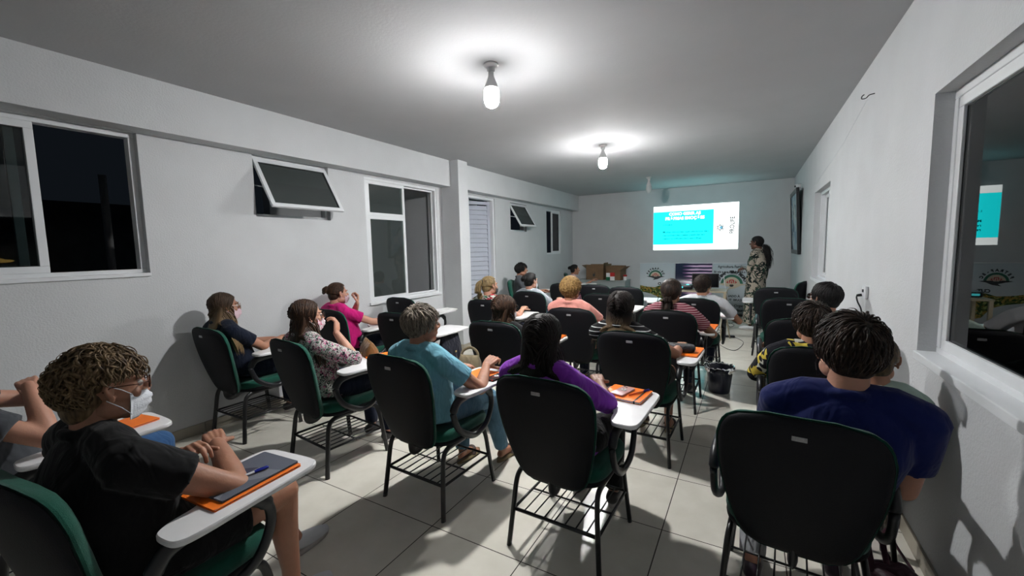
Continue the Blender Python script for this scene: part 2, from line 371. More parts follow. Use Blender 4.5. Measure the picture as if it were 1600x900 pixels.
def tilt_sash(root, x, y0, y1, ztop, h, ang, z_off=0):
    """top hung sash whose foot swings into the room"""
    mb = MB(); hw = (y1-y0)/2; frame_rect(mb, -.012, -hw, hw, -h, 0, .038, .026); a = mb.build('sash', M_alu, root, smooth=False, bevel=.003)
    a.location = (x, (y0+y1)/2, ztop); a.rotation_euler = (0, -ang, 0)
    q = MB(); q.box(-.002, .002, -hw+.038, hw-.038, -h+.038, -.038); q.build('pane', M_gfrost, a, smooth=False)
    q = MB(); frame_rect(q, -.004, -hw+.034, hw-.034, -h+.034, -.034, .009, .016); q.build('gasket', M_black2, a, smooth=False)
    q = MB()
    for sgn in (-1, 1): q.tube([(x-.01, (y0+y1)/2+sgn*(hw-.01), ztop-h*.45), (x+math.sin(ang)*h*.6, (y0+y1)/2+sgn*(hw-.01), ztop-math.cos(ang)*h*.6)], .006, 6)
    q.build('stay_arm', M_alu, root)
tilt_sash(r, XW-.04, 2.235, 3.0, 2.375, .53, math.radians(31))
r = struct(empty('window_3'))
mb = MB(); frame_rect(mb, XW-.075, 3.495, 4.80, .865, 2.385, .035, .07); mb.box(XW-.1, XW+.025, 3.48, 4.815, .845, .875); mb.build('window_frame', M_alu, r, smooth=False, bevel=.003)
mb = MB(); frame_rect(mb, XW-.04, 3.53, 4.16, .895, 1.93, .04, .03); frame_rect(mb, XW-.04, 3.53, 4.16, 1.93, 2.35, .04, .03); s_ = mb.build('sash', M_alu, r, smooth=False, bevel=.003)
for z0, z1 in ((.935, 1.89), (1.97, 2.31)):
    q = MB(); q.box(XW-.027, XW-.022, 3.57, 4.12, z0, z1); q.build('pane', M_gfrost, s_, smooth=False)
mb = MB(); frame_rect(mb, XW-.075, 4.13, 4.765, .895, 2.35, .022, .025); s_ = mb.build('sash', M_alu, r, smooth=False, bevel=.003)
r = struct(empty('door_1'))
mb = MB(); mb.box(XW-.13, XW-.02, 5.60, 5.64, 0, 2.385); mb.box(XW-.13, XW-.02, 6.36, 6.40, 0, 2.385); mb.box(XW-.13, XW-.02, 5.64, 6.36, 2.345, 2.385); mb.build('door_frame', M_alu, r, smooth=False, bevel=.003)
M_door = mat('door_aluminium', (.42, .45, .52), .45, var=.04)
W_ = .70
mb2 = MB(); frame_rect(mb2, -.018, -W_, 0, .02, 2.33, .055, .036); leaf = mb2.build('door_leaf', M_door, r, smooth=False, bevel=.002)
mb = MB()
for i in range(27):
    z = .10+i*.0815; mb.box(-.011, .003, -W_+.055, -.055, -.04, .04, R=Ry(-.28), o=V(0, 0, z))
mb.build('louver_panel', M_door, leaf, smooth=False)
leaf.location = (XW-.09, 6.355, 0); leaf.rotation_euler = (0, 0, math.radians(-24))
q = MB(); q.box(.018, .03, -W_+.01, -W_+.04, 1.0, 1.16); q.tube([(.03, -W_+.025, 1.08), (.07, -W_+.025, 1.08), (.07, -W_+.12, 1.08)], .008, 8); q.build('door_handle', M_alu, leaf)
r = struct(empty('window_4'))
mb = MB(); frame_rect(mb, XW-.10, 6.955, 7.62, 1.83, 2.37, .03, .05); mb.build('window_frame', M_alu, r, smooth=False, bevel=.003)
tilt_sash(r, XW-.04, 6.97, 7.61, 2.345, .50, math.radians(31))
r = struct(empty('window_5'))
mb = MB(); frame_rect(mb, XW-.10, 8.575, 9.40, 1.345, 2.36, .035, .07); mb.build('window_frame', M_alu, r, smooth=False, bevel=.003)
sash(r, XW-.06, 8.93, 9.37, 1.375, 2.33, .04)
r = struct(empty('window_6'))
X6 = XR+.068
mb = MB(); frame_rect(mb, X6, 1.15, 2.735, .94, 2.172, .04, .08); mb.box(XR-.015, X6+.08, 1.15, 2.735, .915, .955); mb.build('window_frame', M_alu, r, smooth=False, bevel=.004)
sash(r, X6+.005, 1.86, 2.70, .975, 2.135, .05, .03)
sash(r, X6+.045, 1.18, 1.94, .975, 2.135, .05, .03)
r = struct(empty('window_7'))
mb = MB(); frame_rect(mb, X6, 5.66, 6.90, 1.02, 2.15, .04, .08); mb.box(XR-.012, X6+.08, 5.66, 6.90, .998, 1.035); mb.build('window_frame', M_alu, r, smooth=False, bevel=.004)
sash(r, X6+.005, 5.70, 6.30, 1.055, 2.11, .045, .03)
sash(r, X6+.045, 6.24, 6.86, 1.055, 2.11, .045, .03)

# night outside: a dark house front with a post and a distant lamp
mb = MB(); mb.box(-9.2, -9, -3, 6, -1, 2.35); tag(mb.build('neighbour_building', M_dshell, smooth=False), 'dark house front beyond the open window in the night', 'building')
mb = MB(); mb.tube([(-5.2, 1.53, 0), (-5.2, 1.53, 2.25)], .03, 8); tag(mb.build('outdoor_post', mat('grey_post', (.2, .2, .2), .6, var=.1)), 'grey upright post standing outside behind the sliding window', 'post')
mb = MB(); mb.ell((-8.85, 1.493, 1.472), (.03, .10, .022)); mb.tube([(-9.02, 1.493, 1.502), (-8.85, 1.493, 1.492)], .01, 6); tag(mb.build('street_lamp', glow('sodium_lamp', (1, .42, .1), 2.5)), 'small orange lamp glowing far outside behind the left pane', 'lamp')

# ------------------------------------------------------------------ lamps
def bulbmat(BULB_STRENGTH):
  M_bulb = glow('lit_bulb', (1, .995, .985), BULB_STRENGTH)
  # the diode board sits at the neck: the diffuser is brightest at its foot and dim beside the opaque base
  n, l = M_bulb.node_tree.nodes, M_bulb.node_tree.links; tc = n.new('ShaderNodeTexCoord'); sp = n.new('ShaderNodeSeparateXYZ'); mr = n.new('ShaderNodeMapRange')
  mr.interpolation_type = 'SMOOTHSTEP'; mr.inputs[1].default_value = -.245; mr.inputs[2].default_value = -.290; mr.inputs[3].default_value = BULB_STRENGTH*.02; mr.inputs[4].default_value = BULB_STRENGTH
  l.new(tc.outputs['Object'], sp.inputs[0]); l.new(sp.outputs[2], mr.inputs[0]); l.new(mr.outputs[0], [q for q in n if q.type == 'EMISSION'][0].inputs[1])
  return M_bulb
M_bulb1, M_bulb2 = bulbmat(BULB_STRENGTH*.74), bulbmat(BULB_STRENGTH*.95)
M_cer = mat('white_porcelain', (.55, .55, .55), .4)
M_off = mat('frosted_bulb', (.55, .58, .58), .25, var=.05)
def lamp(x, y, label, lit=None):
    t = empty('ceiling_lamp', (x, y, ZC)); tag(t, label, 'lamp', 'bare bulbs in line along the ceiling')
    q = MB(); q.lathe([(0, 0), (.05, 0), (.052, -.01), (.045, -.02), (.028, -.026), (.026, -.055), (.0, -.055)], seg=32); q.build('lamp_holder', M_cer, t, ang=40)
    q = MB(); q.lathe([(.018, -.05), (.019, -.075), (.024, -.095), (.036, -.125), (.0465, -.150), (.0475, -.165)], seg=32); q.lathe([(.0, -.05), (.018, -.05)]); q.build('bulb_base', M_cer, t)
    q = MB(); q.lathe([(.0475, -.165), (.0525, -.18), (.055, -.21), (.054, -.24), (.048, -.265), (.036, -.284), (.018, -.294), (.0005, -.297)], seg=32); q.build('bulb', lit or M_off, t)
    return t
lamp(-1.61, 2.578, 'lit bare bulb on the ceiling, the larger bright one overhead', M_bulb1)
lamp(-1.665, 5.305, 'lit bare bulb on the ceiling, second and smaller bright one', M_bulb2)
lamp(-1.70, 8.256, 'unlit bare bulb on the ceiling near the projected slide')

# ------------------------------------------------------------------ slide, banners
yS = YB-.004
r = empty('projected_slide', (0, 0, 0)); tag(r, 'bright projected slide with cyan panel and white title on the back wall', 'projection')
SX0, SX1, SZ0, SZ1 = -1.975, -.231, 1.386, 2.382
SW, SH = SX1-SX0, SZ1-SZ0
q = MB(); q.box(SX0, SX1, yS, YB-.0008, SZ0, SZ1); q.build('slide_background', glow('slide_white', (.93, 1, .98), SLIDE_STRENGTH), r, smooth=False)
q = MB(); q.box(SX0, SX0+.725*SW, yS-.001, yS, SZ0+.125*SH, SZ0+.875*SH); q.build('cyan_panel', glow('slide_cyan', (.012, .95, 1.0), SLIDE_STRENGTH*1.0), r, smooth=False)
q = MB(); xc = SX0+.385*SW
wall_text(q, 'COMO GERIR AS', xc, SZ0+.785*SH, .088, yS-.002, .004); wall_text(q, 'PRÓPRIAS EMOÇÕES', xc, SZ0+.685*SH, .088, yS-.002, .004); q.build('title_text', glow('slide_title', (.95, 1, 1), SLIDE_STRENGTH*1.0), r, smooth=False)
M_stx = glow('slide_text', (.0, .35, .42), .45)
for (tx, dx, dz, sz, k) in [('1. O que é', .12, .56, .046, 1), ('Muitas emoções que sentimos são', .12, .39, .060, 1.15), ('reconhecidas pelas pessoas ao', .12, .315, .060, 1.2), ('redor e influenciam escolhas', .12, .24, .060, 1.18)]:
    q = MB(); wall_text(q, tx, SX0+dx*SW, SZ0+dz*SH, sz, yS-.002, .0016, sx=k, align='LEFT'); q.build('text_line', M_stx, r, smooth=False)
q = MB(); ex, ez = SX0+.80*SW, SZ0+.47*SH
for k in range(3):
    a = k*PI/3; q.tube([(ex+.085*math.cos(t)*math.cos(a)-.04*math.sin(t)*math.sin(a), yS-.002, ez+.085*math.cos(t)*math.sin(a)+.04*math.sin(t)*math.cos(a)) for t in np.linspace(0, 2*PI, 33)], .005, 4, cap=False)
q.build('emblem_ring', glow('slide_grey', (.10, .13, .15), .6), r)
q = MB(); q.ell((ex+.02, yS-.001, ez), (.036, .002, .032)); q.build('emblem_centre', glow('slide_blue', (.25, .70, .95), .9), r)
q = MB(); wall_text(q, 'PROLIFE', SX0+.955*SW, SZ0+.33*SH, .125, yS-.002, .003, rot=PI/2, align='LEFT', sx=.8); q.build('vertical_text', MATS['slide_grey'], r, smooth=False)

YP = 9.68
M_ban = mat('banner_vinyl', (.50, .56, .60), .35, var=.04, vscale=3)
M_ink = mat('banner_ink', (.02, .025, .03), .5); M_bred = mat('banner_red', (.45, .05, .05), .5); M_bgr = mat('banner_green', (.01, .12, .07), .5); M_bcr = mat('banner_cream', (.55, .48, .36), .5)
def banner(x0, x1, z0, z1, label, m=M_ban):
    r = empty('banner', ((x0+x1)/2, YP, z0)); tag(r, label, 'banner'); cx = (x0+x1)/2
    q = MB(); nx = 24
    for i in range(nx):
        a, b_ = x0+(x1-x0)*i/nx-cx, x0+(x1-x0)*(i+1)/nx-cx; y0_, y1_ = [.004*math.sin(t*9) for t in (a, b_)]
        q.add([(a, y0_, 0), (b_, y1_, 0), (b_, y1_, z1-z0), (a, y0_, z1-z0), (a, y0_+.004, 0), (b_, y1_+.004, 0), (b_, y1_+.004, z1-z0), (a, y0_+.004, z1-z0)], [(0, 1, 2, 3), (5, 4, 7, 6), (3, 2, 6, 7), (0, 4, 5, 1)])
    q.build('banner_sheet', m, r)
    q = MB(); q.tube([(x0-cx-.01, .004, z1-z0), (x1-cx+.01, .004, z1-z0)], .008, 8); q.build('top_rail', M_alu, r)
    q = MB(); q.box(x0-cx, x1-cx, -.03, .05, -.045, -.0); q.build('base_bar', M_black2, r, smooth=False, bevel=.006)
    q = MB(); q.tube([(0, .03, 0), (0, .03, z1-z0)], .009, 6); q.build('support_pole', M_steel, r)
    return r, cx, z0
def emblem(r, cx, z0, X, Z, R_, arc, sub):
    y = -.006; q = MB(); arc_text(q, arc, X-cx, Z-z0, R_*1.22, R_*.42, y, math.radians(158), math.radians(22), .004); q.build('arc_lettering', M_ink, r, smooth=False)
    def band(mb, r0, r1, a0, a1, yy):
        aa = np.linspace(math.radians(a0), math.radians(a1), 25)
        for i in range(24):
            p = [(X-cx+rr*math.cos(t), yy, Z-z0+rr*math.sin(t)) for t in (aa[i], aa[i+1]) for rr in (r0, r1)]; mb.add(p, [(0, 1, 3, 2)])
    q = MB(); band(q, R_*.82, R_*1.08, 0, 180, y-.001); q.build('emblem_arch', M_bgr, r, smooth=False)
    q = MB(); band(q, 0, R_*.8, 0, 180, y-.001); q.build('emblem_field', M_bcr, r, smooth=False)
    q = MB(); band(q, 0, R_*.55, 20, 160, y-.002); q.build('emblem_crest', M_bred, r, smooth=False)
    q = MB()
    for s_ in (-1, 1):
        q.tube(smooth_path([(X-cx+s_*R_*.15, y-.003, Z-z0), (X-cx+s_*R_*.3, y-.003, Z-z0+R_*.3), (X-cx+s_*R_*.22, y-.003, Z-z0+R_*.62)]), R_*.045, 5)
        q.tube(smooth_path([(X-cx+s_*R_*.05, y-.003, Z-z0), (X-cx+s_*R_*.1, y-.003, Z-z0+R_*.25), (X-cx+s_*R_*.04, y-.003, Z-z0+R_*.45)]), R_*.04, 5)
    q.build('emblem_hands', M_bcr, r)
    q = MB(); pts = [(-1.45, .02), (-.9, .12), (1.0, .1), (1.5, .02), (.9, -.1), (.3, -.42), (-.45, -.55), (-.15, -.3), (-.75, -.12)]
    q.add([(X-cx+a*R_, y-.0025, Z-z0+b_*R_) for a, b_ in pts], [tuple(range(len(pts)))]); q.build('emblem_ground', sub, r, smooth=False)
r, cx, z0 = banner(-2.17, -1.42, .05, 1.10, 'white banner with arched dark lettering and green landscape, behind the cabinet side')
emblem(r, cx, z0, -1.83, .80, .135, 'FETRAF-SC', M_ink)
q = MB(); wall_text(q, 'CUT', -1.70-cx, .62-z0, .075, -.006, .004); q.build('small_lettering', M_ink, r, smooth=False)
M_leafpic = floral('landscape_print', [(0, (.03, .07, .02)), (.45, (.12, .13, .03)), (.55, (.35, .22, .05)), (.68, (.02, .05, .02)), (.78, (.3, .35, .12))], 30, 1)
q = MB(); tp = [(-.37, .60), (-.2, .57), (-.05, .56), (.05, .60), (.15, .62), (.36, .60)]; bt = [(.36, .12), (.1, .2), (.0, .36), (-.15, .42), (-.37, .46)]
q.add([(a, -.006, b_-z0) for a, b_ in bt+tp], [tuple(range(len(bt+tp)))]); q.build('landscape_picture', M_leafpic, r, smooth=False)
M_purp = mat('purple_print', (.02, .02, .05), .25, spec=.5); n, l = nodes(M_purp); b = n['Principled BSDF']
tc = n.new('ShaderNodeTexCoord'); mp = n.new('ShaderNodeMapping'); mp.inputs['Scale'].default_value = (2.2, 1, 11); l.new(tc.outputs['Object'], mp.inputs[0])
t = n.new('ShaderNodeTexNoise'); t.inputs['Scale'].default_value = 1.6; t.inputs['Detail'].default_value = 3; l.new(mp.outputs[0], t.inputs['Vector'])
wv = n.new('ShaderNodeTexWave'); wv.bands_direction = 'Z'; wv.inputs['Scale'].default_value = 4.3; wv.inputs['Distortion'].default_value = .6; l.new(tc.outputs['Object'], wv.inputs[0])
sx = n.new('ShaderNodeSeparateXYZ'); l.new(tc.outputs['Object'], sx.inputs[0])
mr = n.new('ShaderNodeMapRange'); mr.inputs[1].default_value = -.28; mr.inputs[2].default_value = .05; l.new(sx.outputs[0], mr.inputs[0])
mm = n.new('ShaderNodeMath'); mm.operation = 'MULTIPLY'; l.new(t.outputs[0], mm.inputs[0]); l.new(wv.outputs[1], mm.inputs[1])
m4 = n.new('ShaderNodeMath'); m4.operation = 'MULTIPLY'; l.new(mm.outputs[0], m4.inputs[0]); l.new(mr.outputs[0], m4.inputs[1])
rp = n.new('ShaderNodeValToRGB'); rp.color_ramp.elements[0].position = .08; rp.color_ramp.elements[0].color = (.022, .025, .06, 1); rp.color_ramp.elements[1].position = .32; rp.color_ramp.elements[1].color = (.8, .55, .75, 1)
e = rp.color_ramp.elements.new(.19); e.color = (.22, .1, .25, 1); l.new(m4.outputs[0], rp.inputs[0]); l.new(rp.outputs[0], b.inputs['Base Color'])
banner(-1.41, -.685, .05, 1.10, 'dark purple banner with pale pink stripes between the two white banners', M_purp)
r, cx, z0 = banner(-.675, .04, .05, 1.10, 'white banner with arched emblem and lettering beside the standing presenter')
emblem(r, cx, z0, -.315, .66, .19, 'SINTRAF - TEN / REGIÃO', M_bcr)
q = MB()
wall_text(q, 'Agricultura Familiar é', -.30-cx, 1.005-z0, .075, -.006, .001, sx=.85); wall_text(q, 'Só nós e que alimentamos a cada', -.31-cx, .90-z0, .062, -.006, .002, sx=.82)
wall_text(q, 'FILIADO À', -.30-cx, .40-z0, .06, -.006, .002); wall_text(q, 'CUT  BRASIL', -.26-cx, .32-z0, .06, -.006, .002)
wall_text(q, 'Crédito e Organize', -.28-cx, .20-z0, .07, -.006, .001); wall_text(q, 'a Agricultura', -.26-cx, .10-z0, .075, -.006, .003); q.build('lettering', M_ink, r, smooth=False)
q = MB(); q.ell((-.315-cx, -.007, .64-z0), (.06, .002, .045)); q.build('emblem_knot', M_ink, r)
#PART2
# ------------------------------------------------------------------ student chairs
def slab(mb, hw, n, y_of, thick, z0, z1, m=14, p=4.0, both=True, curve=.5):
    """upright cushion/shell: hw(t) half width, y_of(t) rear surface, thick>0 grows to +y"""
    vs = []; idx = {}
    for side in (0, 1):
        for i in range(n+1):
            t = i/n
            for j in range(m+1):
                u = -1+2*j/m; u = math.sin(u*PI/2)
                h = hw(t); x = u*h; e = max(0, 1-abs(u)**p)**.5*max(0, 1-abs(2*t-1)**(p*3))**.5
                y = y_of(t)+curve*x*x+(thick*e if side else thick*.12*(1-e))
                idx[side, i, j] = len(vs); vs.append((x, y, z0+(z1-z0)*t))
    f = []
    for i in range(n):
        for j in range(m):
            f.append((idx[0, i, j], idx[0, i, j+1], idx[0, i+1, j+1], idx[0, i+1, j]))
            f.append((idx[1, i, j], idx[1, i+1, j], idx[1, i+1, j+1], idx[1, i, j+1]))
        f.append((idx[0, i, 0], idx[0, i+1, 0], idx[1, i+1, 0], idx[1, i, 0]))
        f.append((idx[0, i, m], idx[1, i, m], idx[1, i+1, m], idx[0, i+1, m]))
    for j in range(m):
        f.append((idx[0, 0, j], idx[1, 0, j], idx[1, 0, j+1], idx[0, 0, j+1]))
        f.append((idx[0, n, j], idx[0, n, j+1], idx[1, n, j+1], idx[1, n, j]))
    mb.add(vs, f)
_t = [0, .02, .06, .14, .25, .45, .62, .78, .88, .94, .975, 1]; _h = [.10, .135, .160, .182, .200, .226, .240, .243, .230, .205, .170, .09]
hwb = lambda t: float(np.interp(t, _t, _h))
yb_ = lambda t: -.222-.138*t-.015*math.sin(t*PI)
def pad(mb, pts, z0, z1, rings=((0, 0), (.35, .55), (.7, .9), (1, 1)), inset=.03):
    """cushion with a rounded rim: outline pts, soft top and bottom"""
    P = np.array(pts, float); c = P.mean(0); n = len(P); v = []; zm = (z0+z1)/2; h = (z1-z0)/2
    L = []
    for a in (0, 30, 60, 90): L.append((math.sin(math.radians(a)), -math.cos(math.radians(a))))
    for a in (60, 30, 0): L.append((math.sin(math.radians(a)), math.cos(math.radians(a))))
    for k, (s_, z) in enumerate(L):
        for p in P:
            d = p-c; Ln = np.linalg.norm(d)+1e-9; q = c+d*(1-(1-s_)*inset/Ln); v.append((q[0], q[1], zm+h*z))
    m = len(L); f = [(i*n+k, i*n+(k+1) % n, (i+1)*n+(k+1) % n, (i+1)*n+k) for i in range(m-1) for k in range(n)]
    v.append((c[0], c[1], z0)); v.append((c[0], c[1], z1)); f += [(m*n, (k+1) % n, k) for k in range(n)]; f += [(m*n+1, (m-1)*n+k, (m-1)*n+(k+1) % n) for k in range(n)]
    mb.add(v, f)
def seat_outline():
    p = []
    for t in np.linspace(0, 2*PI, 48, endpoint=False):
        c, s_ = math.cos(t), math.sin(t); e = .42 if s_ > 0 else .5
        p.append((.235*math.copysign(abs(c)**e, c), .02+.235*math.copysign(abs(s_)**e, s_)))
    return p
def arm_mesh(side):
    x = .272*side; P = smooth_path([(x, -.17, .60), (x, -.12, .655), (x, .02, .668), (x, .13, .655), (x, .185, .60), (x, .185, .52), (x, .13, .435), (x*.97, .04, .40), (x, -.05, .435), (x, -.13, .50), (x, -.17, .60)], 5)
    q = MB(); q.tube(P, [.026 if p[2] > .6 else .019 for p in P], 10, flat=(1, .75), up=(1, 0, 0)); return q
def tab_outline(side):
    p = smooth_path([(.30, -.155), (.355, -.15), (.375, -.10), (.378, .05), (.378, .26), (.365, .315), (.32, .335), (.17, .335), (.11, .325), (.085, .28), (.085, .12), (.10, .075), (.15, .045), (.20, .02), (.235, -.03), (.245, -.10), (.265, -.145), (.30, -.155)], 5)[:-1]
    p = [(a*side, b_) for a, b_ in p]
    return p if side > 0 else p[::-1]
TABZ = .715
def make_chair(side=1, both=False, tablet=True, label=''):
    t = empty('writing_chair')
    q = MB(); slab(q, hwb, 30, yb_, -.022, .378, .93, 16, 5, curve=.45); q.build('back_shell', M_black, t, ang=60)
    q = MB(); slab(q, lambda s_: hwb(s_)*1.02+.002, 28, lambda s_: yb_(s_)+.001, .062, .374, .936, 16, 4, curve=.45); q.build('backrest', M_green, t, ang=70)
    q = MB(); tl = (.87-.378)/.552; q.box(-.021, .021, yb_(tl)-.0255, yb_(tl)-.018, .862, .877); q.build('inventory_tag', M_label, t, smooth=False, bevel=.001)
    so = seat_outline(); q = MB(); pad(q, so, .405, .475, inset=.03); q.build('seat', M_green, t)
    q = MB(); pad(q, [(a*.99, b_*.99) for a, b_ in so], .392, .422, inset=.012); q.build('seat_shell', M_black, t, ang=50)
    for s_ in (-1, 1):
        q = MB(); q.tube(smooth_path([(.238*s_, -.24, 0), (.222*s_, -.215, .20), (.213*s_, -.195, .33), (.208*s_, -.16, .372), (.207*s_, -.09, .382), (.207*s_, 0, .383)], 5), .0135, 10, flat=(.85, 1.2)); q.build('leg', M_steel, t)
        q = MB(); q.tube(smooth_path([(.238*s_, .24, 0), (.222*s_, .215, .20), (.213*s_, .195, .33), (.208*s_, .16, .372), (.207*s_, .09, .382), (.207*s_, 0, .383)], 5), .0135, 10, flat=(.85, 1.2)); q.build('leg', M_steel, t)
    q = MB()
    for y in (-.12, .12): q.tube([(-.207, y, .382), (.207, y, .382)], .011, 8)
    q.tube([(0, -.12, .385), (0, .12, .385)], .015, 8); q.build('seat_frame', M_steel, t)
    q = MB(); zz = .185
    q.tube([(.222, -.216, zz), (.222, .216, zz)], .0075, 6); q.tube([(-.222, -.216, zz), (-.222, .216, zz)], .0075, 6)
    q.tube([(-.222, -.212, zz), (.222, -.212, zz)], .009, 6); q.tube([(-.222, .212, zz), (.222, .212, zz)], .0075, 6); q.tube([(-.222, 0, zz-.008), (.222, 0, zz-.008)], .005, 6)
    for i in range(7): x = -.165+.055*i; q.tube([(x, -.212, zz), (x, .212, zz)], .0038, 5)
    q.build('book_rack', M_steel, t)
    q = MB()
    q.tube(smooth_path([(0, .02, .385), (0, -.12, .372), (0, -.17, .350), (0, -.205, .355), (0, -.212, .40), (0, -.215, .46)], 4), .034, 10, flat=(1.2, .5), up=(1, 0, 0)); q.build('back_bracket', M_black2, t)
    for s_ in ((-1, 1) if both else (side,)):
        a = arm_mesh(s_).build('armrest', M_black2, t)
    if tablet:
        q = MB(); q.prism(tab_outline(side), TABZ-.020, TABZ, bev=.004); q.build('writing_tablet', M_tab, t, ang=35)
        q = MB(); q.box(.20*side if side > 0 else .32*side, .32*side if side > 0 else .20*side, .02, .22, TABZ-.032, TABZ-.021); q.tube([(.27*side, .12, TABZ-.03), (.272*side, .12, .655)], .018, 8); q.build('tablet_bracket', M_black2, t, ang=40)
    return t
protoR = make_chair(1); protoL = make_chair(-1); protoB = make_chair(-1, both=True, tablet=False); protoN = make_chair(-1, tablet=False)
used = {}
def chair(x, y, rot, label, group='writing chairs in rows across the tiled floor', proto=None):
    proto = proto or protoR; k = proto.name
    o = copy_tree(proto) if used.get(k) else proto; used[k] = 1
    o.location = (x, y, 0); o.rotation_euler = (0, 0, math.radians(rot)); tag(o, label, 'chair', group); return o

# ------------------------------------------------------------------ people
def nrm(a): return a/(np.linalg.norm(a)+1e-9)
def ik(S, T, l1, l2, hint):
    d = T-S; L = np.linalg.norm(d)
    if L > (l1+l2)*.995: T = S+d/L*(l1+l2)*.995; d = T-S; L = np.linalg.norm(d)
    L = max(L, abs(l1-l2)+.02); a = (l1*l1-l2*l2+L*L)/(2*L); h = math.sqrt(max(l1*l1-a*a, 0)); u = nrm(d); v = hint-u*(hint@u); v = nrm(v)
    return S+u*a+v*h, T
def hand(mb, W, fwd, nor, side, curl=.5, sc=1.0, spread=.06):
    """palm, four unequal bent fingers and a thumb from the side of the palm. nor: out of the back of the hand"""
    fwd = nrm(fwd); nor = nrm(nor-fwd*(nor@fwd)); lat = np.cross(fwd, nor)*side   # lat points to the thumb side
    A = lambda a, b_, c_: W+(fwd*a+lat*b_+nor*c_)*sc
    kn = [(.083, .027), (.088, .009), (.084, -.009), (.076, -.026)]
    for (a, b_) in kn: mb.tube([A(-.005, b_*.55, 0), A(a*.5, b_*.9, .003), A(a, b_, .002)], [.0135*sc, .0135*sc, .0105*sc], 8, round_=True)
    mb.ell(A(.045, 0, -.002), (.03*sc, .03*sc, .03*sc), seg=10, rings=8) if False else None
    ln = [(.040, .024, .020), (.044, .028, .021), (.040, .026, .020), (.031, .019, .018)]
    for i, (a, b_) in enumerate(kn):
        p = A(a, b_, .002); ang = .15; pts = [p]; sp = (1.5-i)*spread
        for j, L in enumerate(ln[i]):
            ang += curl*(.75+.12*i)*(1.15 if j == 1 else .85)
            d = fwd*math.cos(ang)-nor*math.sin(ang)+lat*sp*math.cos(ang); p = p+nrm(d)*L*sc; pts.append(p)
        mb.tube(pts, [.0095*sc, .0088*sc, .008*sc, .0068*sc], 8, round_=True)
    p = A(.018, .030, -.004); pts = [p]
    for L, o in ((.036, .9), (.030, .55), (.024, .35)):
        d = fwd*(1-.25*o)+lat*o*.75-nor*(.25+curl*.35); p = p+nrm(d)*L*sc; pts.append(p)
    mb.tube([A(.0, .012, -.002)]+pts, [.014*sc, .0125*sc, .010*sc, .0095*sc, .0075*sc], 8, round_=True)
def head_geo(mb, R, hc, s=1.0, female=True):
    T = lambda x, y, z: hc+R@V(x*s, y*s, z*s)
    E_ = lambda c, r, seg=20, rg=14: mb.ell(T(*c), [k*s for k in r], R, seg, rg)
    E_((0, -.014, .030), (.073, .092, .084)); E_((0, .022, -.012), (.064, .068, .080)); E_((0, .026, -.058), (.052, .056, .048)); E_((0, .052, -.088), (.028, .028, .022), 12, 8)
    for k in (-1, 1):
        E_((.035*k, .055, -.022), (.024, .026, .024), 12, 8); E_((.045*k, .010, -.060), (.022, .045, .03), 12, 8)
        # ear: rim and lobe
        mb.tube([T(.071*k, .008, -.022), T(.082*k, -.004, -.012), T(.086*k, -.014, .010), T(.083*k, -.008, .026), T(.075*k, .006, .026), T(.074*k, .008, .008)], [.006*s, .006*s, .006*s, .006*s, .005*s, .004*s], 6, round_=True)
        E_((.076*k, -.001, .002), (.006, .013, .022), 8, 6); E_((.077*k, .003, -.026), (.006, .009, .010), 8, 6)
        mb.tube([T(.012*k, .083, .026), T(.030*k, .081, .030), T(.048*k, .068, .026)], [.008*s, .009*s, .006*s], 6, round_=True)
        E_((.013*k, .092, -.026), (.009, .010, .007), 8, 6)
    mb.tube([T(0, .080, .024), T(0, .090, .004), T(0, .104, -.018), T(0, .100, -.026)], [.008*s, .009*s, .012*s, .010*s], 8, round_=True)
    mb.tube([T(-.022, .079, -.054), T(0, .088, -.050), T(.022, .079, -.054)], [.004*s, .007*s, .004*s], 6, round_=True)
    mb.tube([T(-.020, .078, -.060), T(0, .086, -.061), T(.020, .078, -.060)], [.004*s, .0075*s, .004*s], 6, round_=True)
M_eyew = mat('eye_white', (.42, .40, .38), .3); M_eyed = mat('eye_iris', (.03, .018, .01), .15)
M_mask = mat('mask_fabric', (.68, .71, .76), .8, bump=.2, bscale=150, var=.03)
M_lens = glassmat('spectacle_lens', (.93, .93, .93)); M_clearf = mat('clear_frame', (.6, .55, .5), .2); M_brownf = mat('brown_frame', (.08, .025, .012), .25, var=.2); M_blackf = mat('black_frame', (.01, .01, .01), .25)
SK = {'fair': skinmat('skin_fair', (.47, .24, .165)), 'tan': skinmat('skin_tan', (.36, .17, .105)), 'brown': skinmat('skin_brown', (.20, .095, .060)), 'deep': skinmat('skin_deep', (.13, .06, .04))}
